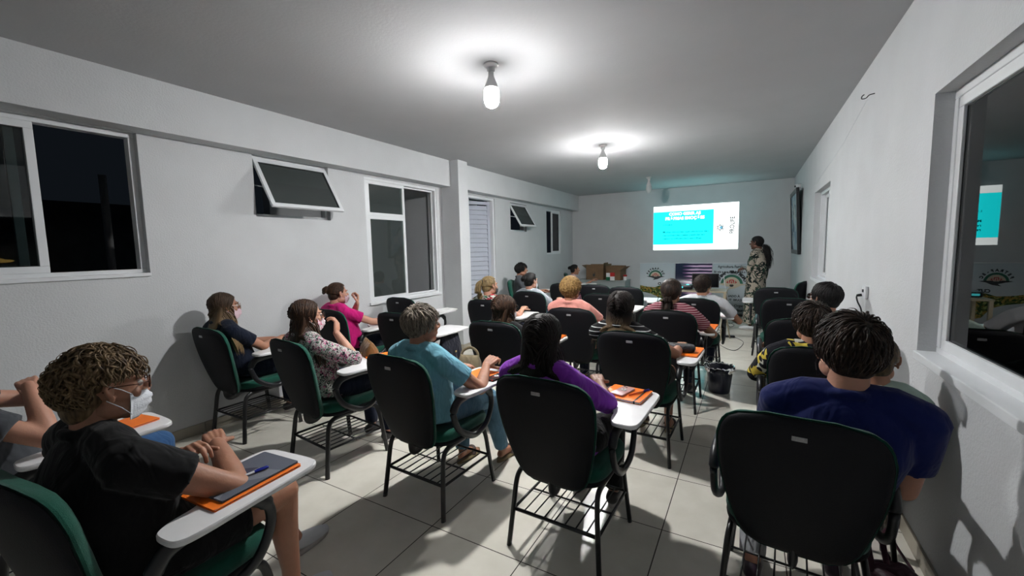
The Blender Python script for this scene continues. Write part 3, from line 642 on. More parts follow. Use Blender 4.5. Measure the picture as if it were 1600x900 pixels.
def sim(root, vel, ds, steps, cols, g, seed=0, wave=0, attract=None, aw=0, hug=None):
    P = root.copy(); Vv = vel.copy(); out = [P.copy()]; rs = np.random.RandomState(seed); n = len(P)
    ph = rs.rand(n)*6.28; fr = 6+rs.rand(n)*3
    for i in range(steps):
        gg = g if np.isscalar(g) else g[i]
        Vv = Vv*(1-gg)+V(0, 0, -1)*gg
        if attract is not None:
            d = attract-P; d /= np.linalg.norm(d, axis=1)[:, None]+1e-6; Vv = Vv*(1-aw)+d*aw
        if wave:
            Vv = Vv+wave*np.stack([np.sin(ph+i*.9+0*fr), np.cos(ph*1.7+i*.8), np.zeros(n)], 1)
        Vv /= np.linalg.norm(Vv, axis=1)[:, None]+1e-9
        P = P+Vv*(ds[:, None] if not np.isscalar(ds) else ds)
        for (c, r) in cols:
            q = (P-c)/r; L = np.linalg.norm(q, axis=1); m = L < 1
            if m.any():
                P[m] = c+q[m]/L[m][:, None]*r
        if hug is not None:
            c, r, mx_, zl = hug; q = (P-c)/r; L = np.linalg.norm(q, axis=1); m = (L > mx_) & (P[:, 2] > zl)
            P[m] = c+q[m]/L[m][:, None]*r*(mx_ if np.isscalar(mx_) else mx_[m][:, None])
        Vv = (P-out[-1]); Vv = Vv/(np.linalg.norm(Vv, axis=1)[:, None]+1e-9)
        out.append(P.copy())
    A = np.stack(out, 1)
    return A
CLAMP = [True]
def strands(mb, A, rad, center, flat=.45, taper=.25):
    """A: n x k x 3 strand paths -> flattened 4 sided locks"""
    if CLAMP[0]:
        A = A.copy(); z = A[:, :, 2]; lim = -.262+.25*np.clip(.95-z, 0, .5); A[:, :, 1] = np.where(z < 1.0, np.maximum(A[:, :, 1], lim), A[:, :, 1])
    n, k, _ = A.shape
    T = np.gradient(A, axis=1); T /= np.linalg.norm(T, axis=2)[..., None]+1e-9
    O = A-center; O = O-T*(O*T).sum(2)[..., None]; O /= np.linalg.norm(O, axis=2)[..., None]+1e-9
    S_ = np.cross(T, O); tt = np.linspace(0, 1, k); r = (np.sin(np.clip(tt*6, 0, PI/2))*.6+.4)*(1-(1-taper)*np.clip((tt-.6)/.4, 0, 1)**1.3)
    rad = np.asarray(rad, float).reshape(-1, 1)*r[None]
    v = np.stack([A+S_*rad[..., None], A+O*rad[..., None]*flat, A-S_*rad[..., None], A-O*rad[..., None]*flat], 2)
    base = np.arange(n)[:, None, None]*k*4
    i = np.arange(k-1)[None, :, None]*4; j = np.arange(4)[None, None, :]; j2 = (j+1) % 4
    f = np.stack([base+i+j, base+i+j2, base+i+4+j2, base+i+4+j], -1).reshape(-1, 4)
    ends = np.stack([np.arange(n)*k*4+q for q in (0, 3, 2, 1)], 1); ende = np.stack([np.arange(n)*k*4+(k-1)*4+q for q in (0, 1, 2, 3)], 1)
    mb.add(v.reshape(-1, 3), np.concatenate([f, ends, ende]).tolist())
def hair(root, R, hc, s, style, material, seed, shc, vox=.006, length=.35, dens=1.0, width=1.0, ck=1.0):
    rs = np.random.RandomState(seed); L = lambda p: hc+np.asarray(p)@R.T*s
    # scalp directions, face left free
    N = int(1500*dens); d = rs.randn(N*3, 3); d /= np.linalg.norm(d, axis=1)[:, None]
    yl = .42 if style not in ('curly', 'short', 'crop', 'fluffy') else .34
    ear = (abs(d[:, 0]) > .62) & (d[:, 2] < -.12) & (d[:, 1] > -.45) & (style in ('short', 'crop', 'fluffy'))
    keep = ~ear & ((d[:, 2] > -.35) | ((style == 'fluffy') & (d[:, 1] < -.25) & (d[:, 2] > -.85))) & ~((d[:, 1] > yl) & (d[:, 2] < .52-0*.1)) & ~((d[:, 1] > .1) & (d[:, 2] < -.05)); d = d[keep][:N]; n = len(d)
    sc = V(.079, .098, .089)*width; cc = V(0, -.014, .031)
    base = cc+d*sc; mb = MB(); cols_h = [(hc+R@(cc*s), None)]
    # base cap (closed, remeshed)
    c = MB(); c.ell(L((0, -.022 if style == 'fluffy' else -.020, .040 if style == 'fluffy' else .036)), [.0785*s*width, .092*s*width, (.078 if style == 'fluffy' else .086)*s], R, 20, 14); c.ell(L((0, -.045, -.015)), [.068*s*width, .055*s*width, .065*s], R, 16, 10)
    down = R.T@V(0, 0, -1)
    def w(A): return hc+A@R.T*s
    headcol = (V(0, -.012, .028), V(.082, .101, .091)*width); facecol = (V(0, .02, -.02), V(.074, .062, .10)); neckcol = (V(0, -.03, -.12), V(.088, .075, .12) if style in ('long', 'wavy') else V(.066, .066, .10))
    shl = (R.T@((shc-hc)/s)); bodycol = (shl+R.T@V(0, .0, -.09), V(.20, .125, .16))
    if style in ('long', 'wavy'):
        x = d[:, 0]; vel = np.stack([np.sign(x+.001)*(.9-.5*abs(x)), -.35-0*x, .25-.0*x], 1)+d*.15
        k = 20; ds = (length+.16)*(.8+.3*rs.rand(n))/k
        A = sim(base*1.0, vel, ds, k, [headcol, facecol, neckcol, bodycol], .22, seed, wave=.04 if style == 'long' else .14, hug=(headcol[0], headcol[1], 1.03+.09*rs.rand(n), -.03))
        # keep hair behind the face
        A[:, :, 1] = np.minimum(A[:, :, 1], .045+.03*rs.rand(n)[:, None])
        strands(mb, w(A), .0042*s*(.6+.7*rs.rand(n)), hc)
        c.tube([L((0, -.045, .0)), L((0, -.062, -.09)), L((0, -.085, -.17)), L((0, -.095, -.08-length*.62))], [.070*s*width, .070*s*width, .070*s*width, .045*s], 12, flat=(1.35, .55), up=R@V(0, 1, 0), round_=True)
    elif style in ('bun', 'ponytail', 'tiedlow', 'wrap'):
        tie = {'bun': V(0, -.098, .035), 'ponytail': V(0, -.098, .058), 'tiedlow': V(0, -.085, -.045), 'wrap': V(0, -.10, .02)}[style]
        vel = nrm(tie)-d*.0; k = 14; dist = np.linalg.norm(base-tie, axis=1)*1.15
        A = sim(base, vel+0*d, dist/k, k, [headcol, facecol], .0, seed, attract=tie, aw=.5, hug=(headcol[0], headcol[1], 1.05, -.2))
        strands(mb, w(A), .0038*s*(.6+.7*rs.rand(n)), hc)
        if style == 'bun':
            B = []
            for i in range(46):
                a = rs.rand()*6.28; t = np.linspace(0, 5.0, 13); r0 = .018+.022*rs.rand(); tilt = rs.rand()*1.2-.6
                B.append(tie+V(0, -.028, .012)+np.stack([r0*np.cos(t+a), .018*np.sin(t*1.0+a+tilt)*1+.010*(rs.rand()-.5), r0*np.sin(t+a)], 1))
            strands(mb, w(np.array(B)), .006*s, L(tie+V(0, -.028, .012))); c.ell(L(tie+V(0, -.026, .012)), [.034*s]*3, R, 12, 8)
        else:
            m_ = 260; r0 = tie+V(0, -.012, 0)+rs.randn(m_, 3)*V(.009, .006, .009); vel = V(0, -1, .15)+rs.randn(m_, 3)*(.16 if style == 'ponytail' else .28)
            A = sim(r0, vel, length*(.75+.35*rs.rand(m_))/18, 18, [headcol, neckcol, bodycol], .26, seed+1, wave=.10)
            strands(mb, w(A), .0042*s, L(tie+V(0, .04, -.15)))
            c.tube([L(tie), L(tie+V(0, -.035, -.02)), L(tie+V(0, -.045, -.09)), L(tie+V(0, -.05, -length*.72))], [.013*s, (.018 if style == 'ponytail' else .026)*s, (.019 if style == 'ponytail' else .030)*s, .010*s], 10, round_=True)
            q = MB(); 
    elif style == 'curly':
        d2 = rs.randn(2600, 3); d2 /= np.linalg.norm(d2, axis=1)[:, None]; kp = ~((abs(d2[:, 0]) > .6) & (d2[:, 2] < -.15) & (d2[:, 1] > -.4)) & (d2[:, 2] > -.62) & ~((d2[:, 1] > .25) & (d2[:, 2] < .40)) & ~((d2[:, 1] > .0) & (d2[:, 2] < -.1)); d2 = d2[kp][:int(1000*dens)]; n = len(d2)
        r0 = cc+V(0, -.005, 0)+d2*sc*V(1.03, .96, 1.04); r0[:, 1] += np.where(d2[:, 2] < -.15, .012, 0); t = np.linspace(0, 1, 16)
        a1 = np.cross(d2, V(.3, .2, 1)); a1 /= np.linalg.norm(a1, axis=1)[:, None]; a2 = np.cross(d2, a1)
        ph = rs.rand(n, 1)*6.28; tr = (1.7+rs.rand(n, 1)*.8)/ck; rr = ck*(.006+.006*rs.rand(n, 1))*np.ones_like(t)
        A = r0[:, None]+d2[:, None]*(t*.018)[None, :, None]+(np.cos(ph+tr*6.28*t)*rr)[..., None]*a1[:, None]+(np.sin(ph+tr*6.28*t)*rr)[..., None]*a2[:, None]
        A[:, :, 2] -= (t**2*.012)[None]
        strands(mb, w(A), .0028*s*ck, hc, flat=.8, taper=.6)
        c.ell(L((0, -.050, -.025)), [.062*s*width, .046*s*width, .064*s*width], R, 16, 10)
    else:  # short, crop, fluffy: short locks combed back and down
        ln_ = {'short': .075, 'crop': .04, 'bob': .15, 'fluffy': .085}[style]; crown = V(.01, -.06, .085)
        vel = (base-crown); vel = vel-d*((vel*d).sum(1)[:, None]); vel = vel/(np.linalg.norm(vel, axis=1)[:, None]+1e-6)+d*({'short': .30, 'fluffy': .8}.get(style, .12)); vel[:, 1] -= .25*(d[:, 1] < .3)
        k = 9; hc2 = (V(0, -.014, .030), V(.083, .102, .093)*width)
        A = sim(base, vel, ln_*(.7+.5*rs.rand(n))/k, k, [hc2, facecol, neckcol], .10 if style != 'bob' else .2, seed, wave=.45 if style == 'fluffy' else .12, hug=(hc2[0], hc2[1], 1.03+({'short': .16, 'fluffy': .20}.get(style, .05))*rs.rand(n)**(2 if style != 'fluffy' else .8), -.3))
        if style == 'fluffy':
            bad = ((abs(A[:, :, 0]) > .05) & (A[:, :, 2] < .016) & (A[:, :, 1] > -.038) & (A[:, :, 1] < .09)).any(1); A = A[~bad]; n = len(A)
        if style == 'bob': A[:, :, 1] = np.minimum(A[:, :, 1], .05)
        strands(mb, w(A), .0036*s*(.6+.7*rs.rand(n)), hc)
        c.ell(L((0, -.048, -.02)), [.066*s*width, .052*s, .062*s], R, 16, 10)
        if style == 'fluffy': c.ell(L((0, -.056, -.042)), [.064*s, .048*s, .062*s], R, 16, 10)
    vv, ff = remesh(c, vox, 3); mb.add(vv, ff); return mb.build('hair', material, root)
def mask_part(root, R, hc, s, m, scrunch=0):
    q = MB(); nu, nv = 20, 12; vs = []
    for sd in (0, 1):
        for i in range(nv+1):
            t = i/nv; z = -.020-.082*t
            for j in range(nu+1):
                a = (-1+2*j/nu); th = a*1.12; wd = .070-.012*abs(t-.45)
                bulge = .030*math.exp(-(th*1.6)**2)*math.sin(PI*min(1, .18+t*.82))+.003*math.cos(t*PI*7)*(1-abs(a))
                r_ = .062+bulge+(.0025 if sd else 0)
                vs.append(hc+R@(V(math.sin(th)*(wd+(.003 if sd else 0)), .020+math.cos(th)*r_, z)*s))
    W_ = nu+1; n0 = W_*(nv+1); f = []
    for i in range(nv):
        for j in range(nu):
            a = i*W_+j; f.append((a, a+1, a+W_+1, a+W_)); f.append((n0+a, n0+a+W_, n0+a+W_+1, n0+a+1))
    for i in range(nv):
        for j in (0, nu): a = i*W_+j; f.append((a, a+W_, n0+a+W_, n0+a))
    for j in range(nu):
        for i in (0, nv): a = i*W_+j; f.append((a, a+1, n0+a+1, n0+a))
    q.add(vs, f)
    for k in (-1, 1):
        for z0, z1 in ((-.020, .022), (-.085, -.024)):
            q.tube([hc+R@(V(.062*k, .052, z0)*s), hc+R@(V(.075*k, .026, (z0+z1)/2)*s), hc+R@(V(.084*k, -.010, z1)*s)], .0013*s, 5)
    return q.build('face_mask', m, root)
def glasses_part(root, R, hc, s, m, up=0):
    q = MB(); le = MB()
    for k in (-1, 1):
        pts = []
        for t in np.linspace(0, 2*PI, 25): pts.append(hc+R@(V((.033+.025*math.cos(t))*k, .101-.10*abs(.0), .006+.020*math.sin(t)+up)*s+V(0, -.004*s*math.cos(t), 0)))
        q.tube(pts, .0022*s, 6, cap=False)
        q.tube([hc+R@(V(.058*k, .097, .012+up)*s), hc+R@(V(.076*k, .06, .012+up)*s), hc+R@(V(.083*k, .0, .014+up)*s), hc+R@(V(.083*k, -.018, .002+up)*s)], .002*s, 6)
        le.ell(hc+R@(V(.033*k, .100, .006+up)*s), [.024*s, .0008, .019*s], R, 16, 8)
    q.tube([hc+R@(V(-.009, .101, .010+up)*s), hc+R@(V(0, .105, .013+up)*s), hc+R@(V(.009, .101, .010+up)*s)], .002*s, 6)
    g = q.build('glasses', m, root); le.build('lens', M_lens, g); return g
def person(label, x, y, rot=0, hx=0, hy=-.13, ztop=1.19, yaw=0, pitch=0, roll=0, sw=.165, fat=1.0, skin='fair', shirt=None, sleeve='short', legs=None, leglen='long',
           hairs=('long', None, .35), seed=1, rh=(.20, .20, .76), lh=(-.12, .24, .62), rhint=(.6, -.5, -.7), lhint=(-.6, -.5, -.7), rcurl=.45, lcurl=.45, rn=(0, 0, 1), ln=(0, 0, 1), rf=None, lfw=None,
           mask=None, glasses=None, gl_up=0, shoe='shoe', vox=.009, hs=1.0, feet=((-.11, .36), (.11, .36)), kneez=.50, dens=1.0, seated=True, collar=None, hw=1.0, tors=1.0, armk=1.0, ck=1.0, shirt_bottom=None):
    s = hs; hc = V(hx, hy, ztop-.128*s); R = Rz(math.radians(yaw))@Rx(math.radians(pitch))@Ry(math.radians(roll))
    nb = hc+V(0, -.035*s, -.132*s)      # neck base
    if seated: pel = V(0, -.055, .555)
    else: pel = V(hx*.5, hy-.01, .92)
    sh = nb+V(0, -.004, -.028)
    SR, SL = sh+V(sw, .0, -.025), sh+V(-sw, .0, -.025)
    rh, lh = V(*rh), V(*lh)
    ER, WR = ik(SR, rh, .275*tors, .235*tors, V(*rhint)); EL, WL = ik(SL, lh, .275*tors, .235*tors, V(*lhint))
    if seated:
        hips = [pel+V(-.095*fat, .02, .0), pel+V(.095*fat, .02, .0)]; knees = [V(feet[0][0]*1.05, .35, kneez), V(feet[1][0]*1.05, .35, kneez)]
        ank = [V(feet[0][0], feet[0][1], .085), V(feet[1][0], feet[1][1], .085)]
    else:
        hips = [pel+V(-.09, 0, -.03), pel+V(.09, 0, -.03)]; knees = [V(feet[0][0], feet[0][1]+.02, .48), V(feet[1][0], feet[1][1]+.02, .48)]; ank = [V(*feet[0], .085), V(*feet[1], .085)]
    def torso(mb, k, g=0.0):
        ts = [0, .12, .35, .6, .8, .92, 1]; wd = V(.158, .165, .152, .160, .165, .135, .062)*k*V(fat, fat, fat*1.02, fat, 1+.5*(fat-1), 1, 1)+g; dp = V(.125, .135, .118, .122, .105, .080, .058)*k*V(fat, fat, fat*1.05, fat, 1, 1, 1)+g
        top = nb; pts = [pel+(top-pel)*t+V(0, -.03*math.sin(t*PI), 0)+V(0, 0, -.05*(1-t)) for t in ts]; vs = []; seg = 24
        for p, a, b_ in zip(pts, wd, dp):
            for i in range(seg):
                th = 2*PI*i/seg; c_, s_ = math.cos(th), math.sin(th); vs.append(p+V(a*math.copysign(abs(c_)**.8, c_), b_*math.copysign(abs(s_)**.85, s_), 0))
        f = [(i*seg+j, i*seg+(j+1) % seg, (i+1)*seg+(j+1) % seg, (i+1)*seg+j) for i in range(len(ts)-1) for j in range(seg)]+[tuple(range(seg))[::-1], tuple(range((len(ts)-1)*seg, len(ts)*seg))]
        mb.add(vs, f)
        for S in (SR, SL):
            mb.tube([nb+V(0, 0, -.01), (nb*.4+S*.6)+V(0, 0, .016), S], [.050*k+g, .052*k+g, .055*k+g], 12, round_=True)
        if 'woman' in label or 'presenter' in label:
            for q_ in (-1, 1): mb.ell(pel*.42+top*.58+V(.062*q_, .070*fat, 0), (.066*k+g, .050*k+g, .066*k+g), None, 12, 8)
    body = MB(); torso(body, .88)
    body.tube([hc+R@V(0, -.028*s, -.045*s), nb+V(0, .0, .03), nb+V(0, -.005, -.04)], [.053*s, .054*s, .062*s], 14, round_=True)
    a = .92+.08*fat*fat; al = a; a = a*armk
    for S, E_, W_ in ((SR, ER, WR), (SL, EL, WL)):
        m1_ = S*.6+E_*.4; m2_ = E_*.65+W_*.35
        body.tube([S, m1_, E_], [.047*a, .043*a, .036*a], 12, round_=True); body.tube([E_, m2_, W_*.93+E_*.07, W_], [.036*a, .037*a, .026*a, .024*a], 12, round_=True)
    a = al
    for h, k_, an in zip(hips, knees, ank):
        body.tube([h, h*.5+k_*.5+V(0, 0, .004), k_], [.076*a, .070*a, .052*a], 14, round_=True)
        cf = k_*.68+an*.32+V(0, -.012, 0); body.tube([k_, cf, k_*.25+an*.75, an], [.050*a, .050*a, .034*a, .032*a], 12, round_=True)
        body.tube([an+V(0, -.02, -.04), an+V(.002, .05, -.035), an+V(.004, .11, -.058), an+V(.006, .145, -.063)], [.026, .030, .026, .018], 12, round_=True)
        if shoe in ('sandal', 'bare'):
            for q_ in range(5): body.tube([an+V(-.026+.013*q_, .135, -.062), an+V(-.028+.0145*q_, .168-.004*abs(q_-1.5), -.068)], [.010, .008], 6, round_=True)
    vv, ff = remesh(body, vox, 3)
    B = MB(); B.add(vv, ff)
    hd = MB(); head_geo(hd, R, hc, s); hd.tube([hc+R@V(0, -.028*s, -.045*s), nb+V(0, .0, .03)], [.049*s, .049*s], 12)
    vv, ff = remesh(hd, min(.0045, vox*.55), 3, .45); B.add(vv, ff)
    for side, W_, E_, cu, no, fw in ((1, WR, ER, rcurl, rn, rf), (-1, WL, EL, lcurl, ln, lfw)):
        hm = MB(); hand(hm, W_, V(*fw) if fw is not None else (W_-E_), V(*no), side, cu, .98); hm.tube([W_+nrm(E_-W_)*.03, W_], [.024, .020], 10, flat=(1.15, .9), round_=True)
        vv, ff = remesh(hm, .0042 if vox > .008 else .0034, 2, .4); B.add(vv, ff)
    root = B.build('person', SK[skin]); root.location = (x, y, 0); root.rotation_euler = (0, 0, math.radians(rot)); tag(root, label, 'person')
    # clothes
    if shirt is not None:
        g = .012; c = MB(); torso(c, .97, g)
        SLN = {'none': 0, 'cap': .30, 'tee': .50, 'short': .62, 'elbow': 1.02, 'long': 2}[sleeve]
        a = al*armk
        if SLN:
            for S, E_, W_ in ((SR, ER, WR), (SL, EL, WL)):
                e = S+(E_-S)*min(SLN, 1); c.tube([S-(E_-S)*.05, S*.5+e*.5, e], [.062*a, .062*a, (.060 if SLN < 1 else .050)*a], 14)
                if SLN > 1: c.tube([E_-(W_-E_)*.05, E_+(W_-E_)*(.15 if SLN < 2 else .93)], [.051*a, (.050 if SLN < 2 else .036)*a], 14, round_=SLN >= 2)
                if SLN > 1: c.ell(E_, (.049*a,)*3, None, 12, 8)
        a = al
        if not seated or shirt_bottom:
            zb = shirt_bottom or .12
            if not seated:
                c.tube([pel+V(0, 0, .08), pel+V(0, 0, -.12), V(pel[0], pel[1]+.01, .62), V(pel[0], pel[1]+.02, zb)], [.165, .185, .19, .20], 24, flat=(1, .80), up=(0, 1, 0))
        c.tube([nb+V(.060*math.cos(t), -.006+.060*math.sin(t), .004-.016*math.sin(t)) for t in np.linspace(0, 2*PI, 25)], .017, 8, cap=False)
        vv, ff = remesh(c, vox, 2)
        q = MB()
        q.add(vv, ff); so = q.build('dress' if not seated else 'shirt', shirt, root)
        if collar:
            cl = MB(); cl.tube([nb+V(.062*math.cos(t), -.008+.064*math.sin(t), .012+.012*math.sin(-t)) for t in np.linspace(PI/2+.35, PI*2.5-.35, 20)], .012, 8, flat=(.5, 1.5)); cl.build('collar', collar, root)
    if legs is not None:
        c = MB(); g = .010
        c.tube([pel+V(0, 0, -.035), pel+V(0, 0, .06)], [.172*fat, .160*fat], 20, flat=(1, .80), up=(0, 1, 0))
        for h, k_, an in zip(hips, knees, ank):
            if leglen == 'skirt':
                c.tube([h, h*.3+k_*.7], [.100*a, .10*a], 16); continue
            if leglen == 'short': c.tube([h, h*.45+k_*.55], [.092*a, .088*a], 16, round_=False); continue
            c.tube([h, h*.5+k_*.5, k_], [.090*a, .083*a, .064*a], 16, round_=True)
            e = k_*.04+an*.96 if leglen == 'long' else k_*.55+an*.45
            c.tube([k_, k_*.6+an*.4, e], [.063*a, .060*a, .050*a], 14)
        if leglen == 'skirt': c.box(-.16, .16, 0, .26, .51, .60)
        vv, ff = remesh(c, vox, 3); q = MB(); q.add(vv, ff); q.build('skirt' if leglen == 'skirt' else ('shorts' if leglen == 'short' else 'trousers'), legs, root)
    if hairs[1] is not None:
        CLAMP[0] = seated
        hair(root, R, hc, s, hairs[0], hairs[1], seed, sh, vox=max(.0045, vox*.7), length=hairs[2], dens=dens, width=hw, ck=ck)
        if hairs[0] in ('ponytail', 'tiedlow'):
            tie = {'ponytail': V(0, -.105, .058), 'tiedlow': V(0, -.092, -.045)}[hairs[0]]
            q = MB(); q.tube([hc+R@((tie+V(.019*math.cos(t), -.004, .019*math.sin(t)))*s) for t in np.linspace(0, 2*PI, 17)], .006, 6, cap=False); q.build('hair_tie', M_black2, root)
    for k in (-1, 1):
        q = MB(); q.ell(hc+R@(V(.031*k, .0745, .006)*s), [.0115*s]*3, R, 14, 10); e = q.build('eye', M_eyew, root)
        q = MB(); q.ell(hc+R@(V(.031*k, .0832, .006)*s), [.0056*s, .0035*s, .0056*s], R, 12, 8); q.build('iris', M_eyed, e)
        q = MB(); q.tube([hc+R@(V(.016*k, .091, .028)*s), hc+R@(V(.032*k, .090, .034)*s), hc+R@(V(.050*k, .076, .028)*s)], [.0015*s, .0028*s, .001*s], 5, round_=True); q.build('eyebrow', hairs[1] or M_eyed, root)
    if mask: mask_part(root, R, hc, s, mask)
    if glasses: glasses_part(root, R, hc, s, glasses, gl_up)
    # footwear
    for k_, an in zip((-1, 1), ank):
        q = MB()
        if shoe == 'sandal':
            q.prism([(an[0]+.002+.042*(.85 if t > PI else 1)*math.cos(t), an[1]+.062+.125*math.sin(t)) for t in np.linspace(0, 2*PI, 24, endpoint=False)], .0, .020); q.build('sandal', SHM['sandal'], root)
            q = MB(); q.tube(smooth_path([(an[0]-.040, an[1]+.07, .018), (an[0]-.02, an[1]+.10, .055), (an[0]+.02, an[1]+.10, .055), (an[0]+.042, an[1]+.07, .018)]), .008, 6, flat=(2, .5)); q.build('sandal_strap', SHM['strap'], root)
        elif shoe != 'bare':
            q.tube([an+V(0, -.035, -.035), an+V(0, .01, -.03), an+V(.002, .07, -.045), an+V(.004, .125, -.055), an+V(.005, .16, -.058)], [.036, .040, .040, .036, .026], 14, round_=True)
            v_, f_ = remesh(q, .007, 2); v_[:, 2] = np.maximum(v_[:, 2], .012); q = MB(); q.add(v_, f_); u_ = q.build('shoe', SHM[shoe], root)
            q = MB(); q.prism([(an[0]+.003+.041*math.cos(t), an[1]+.060+.125*math.sin(t)) for t in np.linspace(0, 2*PI, 24, endpoint=False)], .0, .022, bev=.004); q.build('sole', SHM['sole'], u_)
    return root, dict(hc=hc, R=R, WR=WR, WL=WL, nb=nb)
SHM = {'shoe': mat('dark_shoe', (.015, .013, .014), .5, var=.1), 'white': mat('white_shoe', (.65, .67, .70), .6, var=.05), 'sneaker': mat('black_sneaker', (.03, .015, .03), .5, var=.5, vscale=30), 'sole': mat('pale_sole', (.45, .42, .40), .6, var=.1), 'sandal': mat('cork_sandal', (.22, .17, .09), .7, var=.1), 'strap': mat('dark_strap', (.04, .02, .015), .5, var=.1)}
# ------------------------------------------------------------------ chairs and their sitters
H_brown = hairmat('hair_brown', (.018, .008, .004), (.09, .04, .018)); H_black = hairmat('hair_black', (.004, .0035, .004), (.022, .018, .018), .3)
H_dark = hairmat('hair_dark_brown', (.013, .008, .006), (.065, .038, .024), .45); H_blond = hairmat('hair_dark_blond', (.08, .050, .022), (.42, .30, .14), .8); H_grey = hairmat('hair_grey_brown', (.05, .038, .028), (.40, .34, .27), .8)
H_curl = hairmat('hair_golden_curls', (.12, .060, .018), (.50, .32, .12), .8); H_lb = hairmat('hair_light_brown', (.03, .02, .010), (.17, .11, .055), .7)
H_w1 = hairmat('hair_ash_curls', (.045, .026, .012), (.26, .17, .085), .75)
H_omb = hair_ombre('hair_ombre', (.010, .006, .005), (.16, .10, .05), .86, 1.02); H_omb2 = hair_ombre('hair_ombre_soft', (.008, .005, .004), (.05, .028, .018), .72, .95); H_omb3 = hair_ombre('hair_ombre_navy', (.035, .020, .011), (.26, .17, .085), .82, 1.10)
M_jeans = cloth('blue_denim', (.035, .095, .22), .3); M_jeansd = cloth('dark_denim', (.008, .012, .028), .25); M_blk = cloth('black_cotton', (.0028, .0028, .0036), .3)
M_navy = cloth('navy_cotton', (.0045, .008, .020), .3); M_big = cloth('royal_navy_cotton', (.006, .012, .085), .25); M_pink = cloth('magenta_cotton', (.52, .010, .16), .35)
M_teal = cloth('light_blue_cotton', (.15, .36, .45), .4); M_purple = cloth('purple_cotton', (.22, .035, .42), .45); M_gryt = cloth('grey_tshirt', (.055, .06, .068), .3); M_white = cloth('white_cotton', (.62, .63, .66), .3)
M_grt = cloth('pale_grey_cotton', (.30, .33, .36), .3); M_salm = cloth('salmon_cotton', (.62, .26, .22), .3); M_pale = cloth('pale_green_cotton', (.35, .45, .40), .3); M_washed = cloth('washed_denim', (.09, .19, .27), .4)
M_flB = floral('floral_print', [(0, (.012, .012, .014)), (.36, (.42, .42, .40)), (.50, (.02, .03, .03)), (.60, (.45, .10, .22)), (.68, (.50, .50, .46)), (.80, (.05, .10, .07))], 55, 3)
M_flP = floral('leaf_print', [(0, (.62, .62, .58)), (.50, (.02, .12, .05)), (.60, (.62, .62, .58)), (.70, (.01, .02, .015)), (.78, (.40, .02, .04))], 26, 2)
M_flY = floral('yellow_flower_print', [(0, (.006, .006, .010)), (.50, (.55, .42, .06)), (.60, (.008, .008, .012)), (.68, (.5, .5, .45)), (.74, (.006, .006, .01))], 15, 1.5)
M_flD = floral('palm_leaf_print', [(0, (.36, .31, .26)), (.42, (.015, .045, .03)), (.54, (.40, .34, .29)), (.62, (.012, .02, .018)), (.76, (.38, .33, .27))], 14, 4)
M_strB = stripes('black_white_stripes', (.006, .006, .007), (.50, .50, .50), .030, .16); M_strM = stripes('maroon_stripes', (.16, .02, .04), (.45, .28, .30), .018, .40)
M_mpink = cloth('pink_mask', (.62, .45, .50), .1); M_mblk = cloth('black_mask', (.01, .01, .012), .1); M_mflo = floral('floral_mask', [(0, (.65, .55, .58)), (.55, (.55, .15, .25)), (.65, (.65, .6, .62))], 60, 2)
M_tank = cloth('pink_white_top', (.55, .38, .38), .2); M_grn = cloth('lace_trousers', (.02, .02, .025), .3)

SEAT = 'writing chairs in rows across the tiled floor'
# front (nearest) row
chair(-1.72, .565, 7, 'green cushioned chair under the curly haired woman in the black t-shirt')
chair(-2.72, .52, 0, 'chair under the person in blue jeans, beyond the woman in black')
person('woman in black t-shirt with curly ash hair, brown glasses and white mask, arms folded', -1.73, .57, 3, hx=-.02, hy=-.105, ztop=1.218, yaw=-10, pitch=-4, sw=.19, fat=1.28, skin='tan', shirt=M_blk, sleeve='tee', legs=M_blk, leglen='short',
       hairs=('fluffy', H_w1, .1), seed=3, rh=(-.01, .19, .775), lh=(.02, .06, .80), rhint=(1, .7, -.9), lhint=(-1, .1, -.7), rcurl=.95, lcurl=.8, rn=(.2, -.1, 1), ln=(-.2, -.1, 1), mask=M_mask, glasses=M_brownf, shoe='white', vox=.0075, hs=1.0, feet=((-.17, .58), (.12, .36)), kneez=.53, dens=1.5, hw=1.0, tors=1.2, armk=1.12)
person('person in grey t-shirt and blue jeans with raised forearm, seated against the side wall', -2.72, .52, 0, hx=-.02, hy=-.24, ztop=1.25, yaw=-10, sw=.19, fat=1.2, skin='fair', shirt=M_gryt, sleeve='short', legs=M_jeans,
       hairs=('short', H_dark, .1), seed=4, rh=(.13, -.06, .97), lh=(-.02, .06, .96), rhint=(1, 1.2, -1.2), lhint=(-1, .6, -.8), rn=(.5, -.3, 1), ln=(-.4, -.2, 1), rf=(-1, .1, .1), rcurl=.6, hs=1.03, kneez=.54, tors=1.1)
